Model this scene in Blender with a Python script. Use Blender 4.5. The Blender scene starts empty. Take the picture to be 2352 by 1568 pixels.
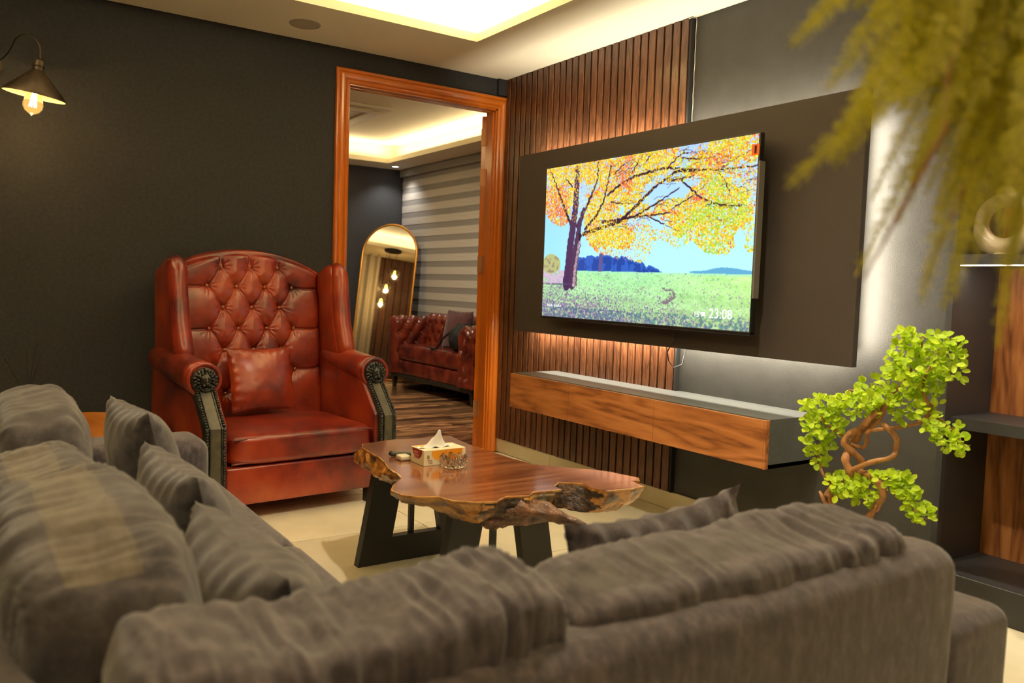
import bpy, bmesh, math, random
import numpy as np
from mathutils import Matrix, Vector, Euler
random.seed(7); rng = np.random.default_rng(7)
C = bpy.context.scene.collection
sc = bpy.context.scene
PI = math.pi

# ------------------------------------------------------------------ camera
cd = bpy.data.cameras.new('camera'); cam = bpy.data.objects.new('camera', cd); C.objects.link(cam)
rv = Vector((0.55782, 0.82927, 0.03384)); uv_ = Vector((-0.07274, 0.00823, 0.99732)); fv = Vector((-0.82677, 0.55879, -0.06491))
cam.matrix_world = Matrix(((rv.x, uv_.x, -fv.x, 4.4925), (rv.y, uv_.y, -fv.y, -2.9412), (rv.z, uv_.z, -fv.z, 1.07), (0, 0, 0, 1)))
cd.sensor_width = 36; cd.lens = 29.0; cd.clip_start = .05
cd.dof.use_dof = True; cd.dof.focus_distance = 3.6; cd.dof.aperture_fstop = 3.6
sc.camera = cam

# ------------------------------------------------------------------ world, light, exposure
w = bpy.data.worlds.new('world'); sc.world = w; w.use_nodes = True
w.node_tree.nodes['Background'].inputs[0].default_value = (.02, .018, .015, 1)
w.node_tree.nodes['Background'].inputs[1].default_value = 1
sc.view_settings.view_transform = 'Standard'; sc.view_settings.look = 'None'
sc.view_settings.exposure = 0.12; sc.view_settings.gamma = 1; sc.view_settings.use_curve_mapping = False
sc.cycles.max_bounces = 12; sc.cycles.transmission_bounces = 12; sc.cycles.glossy_bounces = 5; sc.cycles.diffuse_bounces = 5; sc.cycles.sample_clamp_indirect = 6

def area(name, loc, direction, sx, sy, power, col, along='x', spread=180):
    l = bpy.data.lights.new(name, 'AREA'); l.shape = 'RECTANGLE'; l.size = sx; l.size_y = sy
    l.energy = power; l.color = col; l.spread = math.radians(spread)
    o = bpy.data.objects.new(name, l); C.objects.link(o)
    d = Vector(direction).normalized(); z = -d
    x = Vector((1, 0, 0)) if along == 'x' else Vector((0, 1, 0)) if along == 'y' else Vector((0, 0, 1))
    x = (x - z * x.dot(z)).normalized(); y = z.cross(x)
    o.matrix_world = Matrix(((x.x, y.x, z.x, loc[0]), (x.y, y.y, z.y, loc[1]), (x.z, y.z, z.z, loc[2]), (0, 0, 0, 1)))
    return o
def point(name, loc, power, col, r=.02):
    l = bpy.data.lights.new(name, 'POINT'); l.energy = power; l.color = col; l.shadow_soft_size = r
    o = bpy.data.objects.new(name, l); C.objects.link(o); o.location = loc; return o
def spot(name, loc, power, col, angle=80, blend=.6, r=.04, to=(0, 0, -1)):
    l = bpy.data.lights.new(name, 'SPOT'); l.energy = power; l.color = col; l.shadow_soft_size = r
    l.spot_size = math.radians(angle); l.spot_blend = blend
    o = bpy.data.objects.new(name, l); C.objects.link(o); o.location = loc
    o.rotation_euler = Vector(to).to_track_quat('-Z', 'Y').to_euler(); return o
WARM = (1, .80, .50); NEUT = (1, .89, .70); AMB = (1, .60, .20)
# cove strips hidden behind the lip of the main tray ceiling
TX0, TX1, TY0, TY1 = .595, 5.2, -3.5, -.60
CW = 38
area('cove_strip', (TX0 - .07, (TY0 + TY1) / 2, 2.45), (.25, 0, 1), TY1 - TY0, .02, CW, WARM, 'y')
area('cove_strip', (TX1 + .07, (TY0 + TY1) / 2, 2.45), (-.25, 0, 1), TY1 - TY0, .02, CW, WARM, 'y')
area('cove_strip', ((TX0 + TX1) / 2, TY1 + .07, 2.45), (0, -.25, 1), TX1 - TX0, .02, CW * 1.4, WARM, 'x')
area('cove_strip', ((TX0 + TX1) / 2, TY0 - .07, 2.45), (0, .25, 1), TX1 - TX0, .02, CW * 1.4, WARM, 'x')
# led strip behind the television board
area('board_strip', (1.49, -.080, 1.835), (0, .02, 1), 2.10, .012, 12, NEUT, 'x')
area('board_strip', (1.49, -.075, .87), (0, .25, -1), 2.10, .012, 22, NEUT, 'x')
area('board_strip', (2.57, -.075, 1.33), (1, .25, 0), .92, .012, 9, NEUT, 'z')
# shelf strips
area('shelf_strip', (3.75, .03, 1.194), (0, .5, -1), 1.6, .012, 4, NEUT, 'x')
area('shelf_strip', (3.75, .03, 1.765), (0, .5, -1), 1.6, .012, 4, NEUT, 'x')
# assumed spots out of view, added as fill light (fittings are built below)
SPOTS = [(4.9, -1.0), (5.5, -2.2), (4.6, -3.75), (3.0, -3.75), (1.5, -3.75), (3.0, -.32), (.3, -2.6)]
spot('fill_spot_beam', (4.9, -1.0, 2.37), 12, NEUT, 100, .8)
spot('tray_fill_beam', (2.75, -1.45, 2.60), 120, NEUT, 118, .7)  # unseen tray spot added to brighten floor and table
spot('fill_spot_beam', (5.5, -2.2, 2.37), 10, NEUT, 110, .8, to=(-.5, .1, -1))
spot('fill_spot_beam', (4.6, -3.75, 2.37), 3, NEUT, 110, .8, to=(-.3, .4, -1))
spot('fill_spot_beam', (3.0, -3.75, 2.37), 12, NEUT, 110, .8, to=(-.5, .5, -1))
# far room
FX0, FX1, FY0, FY1 = -3.88, -.6, -2.6, 1.0
area('far_cove_strip', (FX0 - .07, (FY0 + FY1) / 2, 2.45), (.25, 0, 1), FY1 - FY0, .02, 12, WARM, 'y')
area('far_cove_strip', ((FX0 + FX1) / 2, FY1 + .07, 2.45), (0, -.25, 1), FX1 - FX0, .02, 12, WARM, 'x')
area('far_cove_strip', ((FX0 + FX1) / 2, FY0 - .07, 2.45), (0, .25, 1), FX1 - FX0, .02, 8, WARM, 'x')
spot('far_spot_beam', (-4.05, 1.17, 2.37), 16, (1, .95, .9), 120, .7)
spot('far_spot_beam', (-1.6, -.6, 2.37), 110, NEUT, 130, .8, to=(-.5, .35, -1))  # unseen fill spot for the next room, no fitting built
spot('plant_fill_beam', (3.25, -.95, 2.37), 45, NEUT, 42, .8, to=(-.14, .33, -1))  # fill spot added to brighten the bonsai, no fitting built

# ------------------------------------------------------------------ materials
def newmat(name):
    m = bpy.data.materials.new(name); m.use_nodes = True
    return m, m.node_tree.nodes, m.node_tree.links, m.node_tree.nodes['Principled BSDF']
def plain(name, col, rough=.5, metal=0, spec=.5, emit=None, es=0, coat=0, sheen=0):
    m, n, l, b = newmat(name)
    b.inputs['Base Color'].default_value = (*col, 1); b.inputs['Roughness'].default_value = rough
    b.inputs['Metallic'].default_value = metal; b.inputs['Specular IOR Level'].default_value = spec
    b.inputs['Coat Weight'].default_value = coat; b.inputs['Sheen Weight'].default_value = sheen
    if emit: b.inputs['Emission Color'].default_value = (*emit, 1); b.inputs['Emission Strength'].default_value = es
    return m
def noisy(name, stops, scale=(5, 5, 5), detail=6, rough=.5, bump=0, bscale=None, spec=.5, coat=0, distort=0, sheen=0, rr=None, rand=False, metal=0, nrough=.55, bdist=.004, croug=.1):
    """stops: [(pos, colour)...] of a noise in object space"""
    m, n, l, b = newmat(name)
    tc = n.new('ShaderNodeTexCoord'); mp = n.new('ShaderNodeMapping'); l.new(tc.outputs['Object'], mp.inputs[0])
    mp.inputs['Scale'].default_value = scale
    src = mp.outputs[0]
    if rand:
        oi = n.new('ShaderNodeObjectInfo'); ad = n.new('ShaderNodeVectorMath'); ad.operation = 'MULTIPLY_ADD'
        cb = n.new('ShaderNodeCombineXYZ')
        for i in range(3): l.new(oi.outputs['Random'], cb.inputs[i])
        l.new(cb.outputs[0], ad.inputs[0]); ad.inputs[1].default_value = (37, 53, 71); l.new(mp.outputs[0], ad.inputs[2]); src = ad.outputs[0]
    nz = n.new('ShaderNodeTexNoise'); nz.inputs['Scale'].default_value = 1; nz.inputs['Detail'].default_value = detail
    nz.inputs['Roughness'].default_value = nrough; nz.inputs['Distortion'].default_value = distort
    l.new(src, nz.inputs['Vector'])
    cr = n.new('ShaderNodeValToRGB'); l.new(nz.outputs[0], cr.inputs[0])
    while len(cr.color_ramp.elements) < len(stops): cr.color_ramp.elements.new(.5)
    for e, (p, c) in zip(cr.color_ramp.elements, stops): e.position = p; e.color = (*c, 1)
    out = cr.outputs[0]
    if rand:
        hs = n.new('ShaderNodeHueSaturation'); mr = n.new('ShaderNodeMapRange'); mr.inputs['To Min'].default_value = .72; mr.inputs['To Max'].default_value = 1.25
        l.new(oi.outputs['Random'], mr.inputs[0]); l.new(mr.outputs[0], hs.inputs['Value']); l.new(out, hs.inputs['Color']); out = hs.outputs[0]
    l.new(out, b.inputs['Base Color'])
    b.inputs['Roughness'].default_value = rough; b.inputs['Specular IOR Level'].default_value = spec
    b.inputs['Coat Weight'].default_value = coat; b.inputs['Coat Roughness'].default_value = croug; b.inputs['Sheen Weight'].default_value = sheen; b.inputs['Metallic'].default_value = metal
    if rr:
        m2 = n.new('ShaderNodeMapRange'); m2.inputs['To Min'].default_value = rr[0]; m2.inputs['To Max'].default_value = rr[1]
        l.new(nz.outputs[0], m2.inputs[0]); l.new(m2.outputs[0], b.inputs['Roughness'])
    if bump:
        n2 = n.new('ShaderNodeTexNoise'); m3 = n.new('ShaderNodeMapping'); l.new(tc.outputs['Object'], m3.inputs[0])
        m3.inputs['Scale'].default_value = bscale or scale; l.new(m3.outputs[0], n2.inputs['Vector']); n2.inputs['Scale'].default_value = 1; n2.inputs['Detail'].default_value = 3
        bp = n.new('ShaderNodeBump'); bp.inputs['Strength'].default_value = bump; bp.inputs['Distance'].default_value = bdist
        l.new(n2.outputs[0], bp.inputs['Height']); l.new(bp.outputs[0], b.inputs['Normal'])
    return m
def woodgrain(name, dark, mid, light, axis='x', rough=.4, coat=0, k=1.0, rand=False, spec=.5, bump=.15, rng2=(.78, 1.22)):
    """long flowing grain along the given axis"""
    m, n, l, b = newmat(name)
    tc = n.new('ShaderNodeTexCoord'); mp = n.new('ShaderNodeMapping'); l.new(tc.outputs['Object'], mp.inputs[0])
    s = {'x': (1.1, 9, 9), 'y': (9, 1.1, 9), 'z': (9, 9, 1.1)}[axis]
    mp.inputs['Scale'].default_value = tuple(v * k for v in s)
    src = mp.outputs[0]
    if rand:
        oi = n.new('ShaderNodeObjectInfo'); cb = n.new('ShaderNodeCombineXYZ')
        for i in range(3): l.new(oi.outputs['Random'], cb.inputs[i])
        ad = n.new('ShaderNodeVectorMath'); ad.operation = 'MULTIPLY_ADD'; l.new(cb.outputs[0], ad.inputs[0]); ad.inputs[1].default_value = (37, 53, 71)
        l.new(mp.outputs[0], ad.inputs[2]); src = ad.outputs[0]
    n1 = n.new('ShaderNodeTexNoise'); n1.inputs['Scale'].default_value = 1; n1.inputs['Detail'].default_value = 2; n1.inputs['Distortion'].default_value = .6; l.new(src, n1.inputs['Vector'])
    mul = n.new('ShaderNodeMath'); mul.operation = 'MULTIPLY'; mul.inputs[1].default_value = 9; l.new(n1.outputs[0], mul.inputs[0])
    sn = n.new('ShaderNodeMath'); sn.operation = 'PINGPONG'; sn.inputs[1].default_value = 1; l.new(mul.outputs[0], sn.inputs[0])
    n2 = n.new('ShaderNodeTexNoise'); n2.inputs['Scale'].default_value = 9; n2.inputs['Detail'].default_value = 4; l.new(src, n2.inputs['Vector'])
    mix = n.new('ShaderNodeMath'); mix.operation = 'MULTIPLY_ADD'; mix.inputs[1].default_value = .45; l.new(sn.outputs[0], mix.inputs[0])
    m2 = n.new('ShaderNodeMath'); m2.operation = 'MULTIPLY'; m2.inputs[1].default_value = .6; l.new(n2.outputs[0], m2.inputs[0]); l.new(m2.outputs[0], mix.inputs[2])
    cr = n.new('ShaderNodeValToRGB'); l.new(mix.outputs[0], cr.inputs[0]); cr.color_ramp.elements.new(.5)
    for e, (p, c) in zip(cr.color_ramp.elements, ((.22, dark), (.45, mid), (.75, light))): e.position = p; e.color = (*c, 1)
    out = cr.outputs[0]
    if rand:
        hs = n.new('ShaderNodeHueSaturation'); mr = n.new('ShaderNodeMapRange'); mr.inputs['To Min'].default_value = rng2[0]; mr.inputs['To Max'].default_value = rng2[1]
        l.new(oi.outputs['Random'], mr.inputs[0]); l.new(mr.outputs[0], hs.inputs['Value']); l.new(out, hs.inputs['Color']); out = hs.outputs[0]
    l.new(out, b.inputs['Base Color']); b.inputs['Roughness'].default_value = rough; b.inputs['Coat Weight'].default_value = coat; b.inputs['Coat Roughness'].default_value = .12
    b.inputs['Specular IOR Level'].default_value = spec
    bp = n.new('ShaderNodeBump'); bp.inputs['Strength'].default_value = bump; bp.inputs['Distance'].default_value = .001
    l.new(mix.outputs[0], bp.inputs['Height']); l.new(bp.outputs[0], b.inputs['Normal'])
    return m
M = {}
M['wall'] = noisy('dark_wall_paint', [(.3, (.025, .025, .026)), (.7, (.037, .037, .038))], (60, 60, 60), 3, .75, .4, (420, 420, 420), spec=.3)
M['wall_cool'] = noisy('charcoal_paint', [(.3, (.045, .046, .048)), (.7, (.06, .06, .062))], (50, 50, 50), 3, .6, .3, (300, 300, 300), spec=.4)
M['tvwall'] = noisy('grey_wall_paint', [(.3, (.040, .039, .034)), (.7, (.052, .050, .045))], (8, 8, 8), 4, .5, .3, (300, 300, 300), spec=.35)
M['ceil'] = plain('ceiling_paint', (.86, .80, .62), .8)
M['tile'] = noisy('cream_floor_tile', [(.3, (.70, .63, .44)), (.7, (.82, .75, .54))], (4, 4, 4), 6, .20, spec=.5, rand=True)
M['skirt_tile'] = noisy('cream_skirting_tile', [(.3, (.64, .56, .36)), (.7, (.74, .66, .44))], (5, 5, 5), 5, .25)
M['grout'] = plain('dark_grout', (.16, .13, .08), .9)
M['plank'] = woodgrain('dark_laminate', (.035, .018, .010), (.20, .10, .05), (.50, .28, .13), 'y', .24, .2, 1.2, rand=True, rng2=(.25, 1.75))
M['casing'] = noisy('orange_varnished_wood', [(.25, (.56, .140, .010)), (.7, (.64, .172, .013))], (12, 12, 1.2), 4, .25, .1, (60, 60, 4), coat=.6)
M['slat'] = woodgrain('walnut_slat', (.050, .018, .008), (.095, .034, .013), (.150, .056, .022), 'z', .36, .15, 4.0, rand=True)
M['black'] = plain('black_board', (.008, .007, .006), .7)
M['board'] = noisy('brown_black_board', [(.3, (.050, .040, .034)), (.7, (.062, .050, .042))], (200, 200, 200), 2, .55, .1, spec=.4)
M['laminate'] = woodgrain('walnut_laminate', (.17, .055, .014), (.38, .135, .038), (.52, .21, .065), 'x', .42, 0, .9)
M['shelfwood'] = woodgrain('walnut_back_panel', (.13, .04, .012), (.34, .12, .035), (.52, .22, .07), 'z', .42, 0, .8)
M['graphite'] = noisy('graphite_laminate', [(.3, (.085, .09, .085)), (.7, (.10, .105, .10))], (60, 60, 60), 2, .42, .05)
M['darkshelf'] = plain('dark_shelf_board', (.032, .032, .034), .45)
M['leather'] = noisy('red_brown_leather', [(.32, (.060, .007, .009)), (.45, (.185, .018, .009)), (.58, (.30, .034, .011)), (.74, (.40, .075, .020))], (4, 4, 4), 6, .32, .12, (160, 160, 160), coat=.3, croug=.22)
M['leather_dark'] = noisy('dark_red_leather', [(.28, (.05, .006, .005)), (.5, (.16, .020, .009)), (.75, (.30, .05, .018))], (6, 6, 6), 5, .27, .12, (120, 120, 120), coat=.4)
M['button'] = plain('leather_button', (.34, .11, .05), .35, coat=.3)
M['crease'] = plain('dark_leather_piping', (.12, .018, .010), .4)
M['velvet'] = noisy('maroon_velvet', [(.3, (.05, .010, .012)), (.7, (.12, .025, .025))], (20, 20, 20), 4, .8, sheen=.4)
M['blackwood'] = noisy('black_carved_wood', [(.35, (.012, .011, .008)), (.6, (.03, .027, .018)), (.8, (.09, .075, .04))], (30, 30, 30), 4, .38, .3, (120, 120, 120))
M['postpanel'] = noisy('worn_bronze_panel', [(.3, (.045, .042, .026)), (.6, (.085, .075, .045)), (.8, (.14, .09, .06))], (25, 25, 25), 4, .4, .3, (150, 150, 150))
FA = [(.30, (.028, .0235, .027)), (.5, (.060, .050, .056)), (.72, (.122, .102, .110))]
M['fabric'] = noisy('grey_brown_fabric', FA, (42, 42, 20), 8, .92, .35, (500, 500, 500), sheen=.35, spec=.15, nrough=.7, bdist=.002)
M['fabric2'] = noisy('grey_fabric_cushion', [(.30, (.028, .024, .026)), (.5, (.055, .0475, .048)), (.72, (.100, .087, .085))], (26, 26, 26), 8, .92, .35, (500, 500, 500), sheen=.3, spec=.15, nrough=.7, bdist=.002)
M['gusset'] = noisy('tan_grey_fabric_panel', [(.25, (.062, .051, .038)), (.5, (.100, .083, .062)), (.78, (.150, .126, .096))], (20, 60, 60), 8, .92, .35, (500, 500, 500), sheen=.3, spec=.15, nrough=.7, bdist=.002)
M['blackmetal'] = plain('black_painted_leg', (.012, .012, .012), .45)
M['tabletop'] = woodgrain('polished_walnut_slab', (.10, .026, .010), (.21, .062, .022), (.33, .12, .045), 'y', .13, .8, .9, spec=.6, bump=.05)
M['bark'] = noisy('live_edge_bark', [(.30, (.012, .006, .003)), (.42, (.10, .035, .008)), (.52, (.42, .17, .02)), (.66, (.55, .25, .035)), (.8, (.13, .05, .015))], (11, 11, 14), 8, .38, .8, (40, 40, 60), coat=.35, bdist=.012, distort=1.2)
M['root'] = noisy('weathered_root', [(.3, (.02, .009, .005)), (.5, (.12, .05, .022)), (.75, (.26, .12, .06))], (8, 30, 30), 8, .5, .9, (14, 80, 80), coat=.2, bdist=.01)
M['chrome'] = plain('hinge_metal', (.45, .2, .08), .35, .4)
M['white'] = plain('white_paint', (.75, .72, .62), .6)
M['cream'] = plain('cream_ceramic', (.70, .60, .42), .3, coat=.4)
M['tissue'] = plain('tissue_paper', (.80, .76, .66), .9)
M['card'] = noisy('cream_card', [(.3, (.72, .62, .38)), (.7, (.80, .71, .47))], (9, 9, 9), 3, .45)
M['orange'] = noisy('orange_print', [(.3, (.85, .28, .01)), (.7, (.92, .42, .03))], (30, 30, 30), 3, .4)
M['redprint'] = plain('dark_red_print', (.26, .012, .008), .4)
M['pinkprint'] = plain('pale_print', (.62, .30, .22), .5)
M['brownprint'] = plain('brown_print', (.30, .12, .04), .5)
M['greenprint'] = plain('olive_print', (.28, .25, .06), .5)
M['tvframe'] = plain('tv_bezel', (.01, .01, .01), .3)
M['film'] = plain('grey_film', (.16, .15, .13), .4)
M['sticker'] = plain('orange_sticker', (.85, .13, .01), .5, emit=(.85, .13, .01), es=.25)  # faint glow put into the colour; the sticker is no light source
M['osd'] = plain('screen_lettering', (0, 0, 0), .5, emit=(.92, .96, 1), es=1.35)
M['bonsai_trunk'] = noisy('orange_brown_bark', [(.3, (.16, .07, .02)), (.55, (.42, .19, .06)), (.8, (.58, .32, .12))], (30, 30, 12), 6, .5, .6, (60, 60, 20), bdist=.004)
M['gold'] = plain('gold_frame', (.80, .36, .05), .35, .6)
M['mirror'] = plain('mirror_glass', (.92, .92, .92), .02, 1)
M['cable'] = plain('black_cable', (.015, .014, .013), .4)
M['lampmetal'] = plain('bronze_lamp_metal', (.05, .035, .022), .4, .5)
M['shadein'] = plain('cream_shade_lining', (.70, .60, .38), .6)
M['blindlight'] = noisy('blind_opaque_band', [(.3, (.50, .46, .40)), (.7, (.60, .56, .48))], (3, 3, 160), 3, .8)
M['blinddark'] = noisy('blind_sheer_band', [(.3, (.27, .25, .22)), (.7, (.32, .30, .27))], (3, 3, 160), 3, .85)
M['pot'] = noisy('dark_pot', [(.3, (.02, .02, .02)), (.7, (.04, .04, .038))], (20, 20, 20), 3, .5)
M['soil'] = noisy('potting_soil', [(.3, (.01, .007, .004)), (.7, (.04, .025, .014))], (60, 60, 60), 4, .95, .8, (90, 90, 90))
def leafmat(name, c1, c2, tr=.35, rough=.45):
    m, n, l, b = newmat(name)
    oi = n.new('ShaderNodeNewGeometry'); ob = n.new('ShaderNodeObjectInfo')
    ad = n.new('ShaderNodeMath'); ad.operation = 'ADD'; l.new(oi.outputs['Random Per Island'], ad.inputs[0]); l.new(ob.outputs['Random'], ad.inputs[1])
    fr = n.new('ShaderNodeMath'); fr.operation = 'FRACT'; l.new(ad.outputs[0], fr.inputs[0])
    cr = n.new('ShaderNodeValToRGB'); l.new(fr.outputs[0], cr.inputs[0]); cr.color_ramp.elements[0].color = (*c1, 1); cr.color_ramp.elements[1].color = (*c2, 1)
    l.new(cr.outputs[0], b.inputs['Base Color']); b.inputs['Roughness'].default_value = rough
    t = n.new('ShaderNodeBsdfTranslucent'); l.new(cr.outputs[0], t.inputs[0]); mx = n.new('ShaderNodeMixShader'); mx.inputs[0].default_value = tr
    l.new(b.outputs[0], mx.inputs[1]); l.new(t.outputs[0], mx.inputs[2]); l.new(mx.outputs[0], n['Material Output'].inputs[0])
    return m
M['leaf'] = leafmat('bonsai_leaf', (.36, .56, .012), (.70, .86, .04), .35)
M['fern'] = leafmat('fern_leaf', (.34, .33, .010), (.72, .66, .022), .4)
m, n, l, b = newmat('clear_glass'); b.inputs['Transmission Weight'].default_value = 1; b.inputs['Roughness'].default_value = .02; b.inputs['IOR'].default_value = 1.48; M['glass'] = m
m, n, l, b = newmat('amber_bulb_glass'); b.inputs['Base Color'].default_value = (1, .72, .35, 1); b.inputs['Transmission Weight'].default_value = 1; b.inputs['Roughness'].default_value = .05; b.inputs['IOR'].default_value = 1.08; b.inputs['Emission Color'].default_value = (1, .55, .15, 1); b.inputs['Emission Strength'].default_value = .5; M['amber'] = m
M['filament'] = plain('glowing_filament', (0, 0, 0), .5, emit=(1, .62, .25), es=60)
M['lens'] = plain('lit_downlight_lens', (.8, .8, .8), .5, emit=(1, .95, .88), es=9)
M['ledtape'] = plain('lit_led_tape', (.8, .8, .8), .5, emit=(1, .86, .62), es=4)

# ------------------------------------------------------------------ helpers
MT = {}
def thing(name, label, cat, loc=(0, 0, 0), rotz=0, group=None):
    o = bpy.data.objects.new(name, None); C.objects.link(o); o.empty_display_size = .1
    o.location = loc; o.rotation_euler = (0, 0, rotz); o['label'] = label; o['category'] = cat
    if group: o['group'] = group
    MT[o.name] = Matrix.Translation(loc) @ Matrix.Rotation(rotz, 4, 'Z')
    return o
def tag(o, label, cat, group=None):
    o['label'] = label; o['category'] = cat
    if group: o['group'] = group
    return o
def mk(name, V, F, mat, parent=None, smooth=False, kind=None, X=None, mats=None, mi=None):
    """V in world coordinates (or in the frame X, a matrix, if given); stored in the parent's frame"""
    V = np.asarray(V, float).reshape(-1, 3)
    T = Matrix.Identity(4)
    if X is not None: T = X
    if parent is not None: T = MT[parent.name].inverted() @ T
    T = np.array(T); V = V @ T[:3, :3].T + T[:3, 3]
    me = bpy.data.meshes.new(name); me.from_pydata(V.tolist(), [], [tuple(f) for f in F]); me.update()
    for mm in (mats or [mat]): me.materials.append(mm)
    if mi is not None: me.polygons.foreach_set('material_index', mi)
    if smooth: me.polygons.foreach_set('use_smooth', [True] * len(me.polygons))
    o = bpy.data.objects.new(name, me); C.objects.link(o)
    if parent is not None:
        o.parent = parent; MT[o.name] = MT[parent.name]
    else: MT[o.name] = Matrix.Identity(4)
    if kind: o['kind'] = kind
    return o
def bm_arr(bm):
    bm.verts.ensure_lookup_table()
    V = [tuple(v.co) for v in bm.verts]; F = [tuple(v.index for v in f.verts) for f in bm.faces]; bm.free(); return V, F
def box_vf(lo, hi, r=0, seg=2):
    bm = bmesh.new(); bmesh.ops.create_cube(bm, size=1)
    for v in bm.verts:
        v.co = Vector([(lo[i] + hi[i]) / 2 + v.co[i] * (hi[i] - lo[i]) for i in range(3)])
    if r > 0: bmesh.ops.bevel(bm, geom=bm.edges[:], offset=r, segments=seg, profile=.5, affect='EDGES')
    bm.verts.index_update()
    return bm_arr(bm)
def join(*parts):
    V, F = [], []
    for v, f in parts:
        o = len(V); V += [tuple(p) for p in v]; F += [tuple(i + o for i in q) for q in f]
    return V, F
def box(name, lo, hi, mat, parent=None, r=0, seg=2, smooth=None, **k):
    V, F = box_vf(lo, hi, r, seg); o = mk(name, V, F, mat, parent, smooth if smooth is not None else False, **k)
    return o
def prism_vf(poly, a0, a1, axes=(0, 2, 1), r=0, seg=2):
    """poly in plane axes[0],axes[1]; extruded along axes[2] from a0 to a1"""
    bm = bmesh.new(); lo, hi = [], []
    for p in poly:
        c = [0, 0, 0]; c[axes[0]] = p[0]; c[axes[1]] = p[1]
        c[axes[2]] = a0; lo.append(bm.verts.new(c)); c[axes[2]] = a1; hi.append(bm.verts.new(c))
    n = len(poly)
    bm.faces.new(lo); bm.faces.new(hi[::-1])
    for i in range(n): bm.faces.new((lo[i], hi[i], hi[(i + 1) % n], lo[(i + 1) % n]))
    bmesh.ops.recalc_face_normals(bm, faces=bm.faces)
    if r > 0: bmesh.ops.bevel(bm, geom=bm.edges[:], offset=r, segments=seg, profile=.5, affect='EDGES')
    bm.verts.index_update(); return bm_arr(bm)
def tube_vf(P, R, n=10, closed=False, cap=True):
    P = [Vector(p) for p in P]; k = len(P)
    if not hasattr(R, '__len__'): R = [R] * k
    V, F = [], []; prev = None
    for i, p in enumerate(P):
        if closed: t = P[(i + 1) % k] - P[i - 1]
        else: t = P[min(i + 1, k - 1)] - P[max(i - 1, 0)]
        t.normalize()
        if prev is None:
            a = Vector((0, 0, 1)) if abs(t.z) < .9 else Vector((1, 0, 0)); u = (a - t * a.dot(t)).normalized()
        else: u = (prev - t * prev.dot(t)).normalized()
        prev = u; v = t.cross(u)
        for j in range(n):
            a = 2 * PI * j / n; V.append(tuple(p + (u * math.cos(a) + v * math.sin(a)) * R[i]))
    m = k if closed else k - 1
    for i in range(m):
        for j in range(n):
            a, b_ = i * n + j, i * n + (j + 1) % n; c, d = ((i + 1) % k) * n + (j + 1) % n, ((i + 1) % k) * n + j
            F.append((a, b_, c, d))
    if cap and not closed: F.append(tuple(range(n))[::-1]); F.append(tuple((k - 1) * n + j for j in range(n)))
    return V, F
def lathe_vf(prof, n=24, c=(0, 0, 0)):
    V, F = [], []
    for (r, z) in prof:
        for j in range(n):
            a = 2 * PI * j / n; V.append((c[0] + r * math.cos(a), c[1] + r * math.sin(a), c[2] + z))
    for i in range(len(prof) - 1):
        for j in range(n):
            F.append((i * n + j, i * n + (j + 1) % n, (i + 1) * n + (j + 1) % n, (i + 1) * n + j))
    return V, F
def ell_vf(c, r, nu=12, nv=8, rot=None):
    V, F = [], []
    for i in range(nv + 1):
        t = PI * i / nv
        for j in range(nu):
            a = 2 * PI * j / nu; p = Vector((r[0] * math.sin(t) * math.cos(a), r[1] * math.sin(t) * math.sin(a), r[2] * math.cos(t)))
            if rot: p = rot @ p
            V.append(tuple(p + Vector(c)))
    for i in range(nv):
        for j in range(nu): F.append((i * nu + j, (i + 1) * nu + j, (i + 1) * nu + (j + 1) % nu, i * nu + (j + 1) % nu))
    return V, F
def grid_faces(nu, nv, off=0):
    return [(off + i * nv + j, off + (i + 1) * nv + j, off + (i + 1) * nv + j + 1, off + i * nv + j + 1) for i in range(nu - 1) for j in range(nv - 1)]
# numpy value noise
def _h(ix, iy, iz, s):
    n = (ix * 374761393 + iy * 668265263 + iz * 2147483647 + s * 1274126177) & 0xffffffff
    n = ((n ^ (n >> 13)) * 1274126177) & 0xffffffff
    return ((n ^ (n >> 16)) & 0xffff) / 65535.0
def vn(P, s=0):
    P = np.asarray(P, float); I = np.floor(P).astype(np.int64); f = P - I; f = f * f * (3 - 2 * f); r = 0
    for a in (0, 1):
        for b2 in (0, 1):
            for c in (0, 1):
                wt = (f[:, 0] if a else 1 - f[:, 0]) * (f[:, 1] if b2 else 1 - f[:, 1]) * (f[:, 2] if c else 1 - f[:, 2])
                r = r + wt * _h(I[:, 0] + a, I[:, 1] + b2, I[:, 2] + c, s)
    return r * 2 - 1
def fbm(P, s=0, o=4):
    r = 0; a = 1.0; t = 0
    for i in range(o): r = r + a * vn(P * 2 ** i, s + i * 17); t += a; a *= .5
    return r / t
def frame(origin, xa, ya, za):
    return Matrix(((xa[0], ya[0], za[0], origin[0]), (xa[1], ya[1], za[1], origin[1]), (xa[2], ya[2], za[2], origin[2]), (0, 0, 0, 1)))

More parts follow.
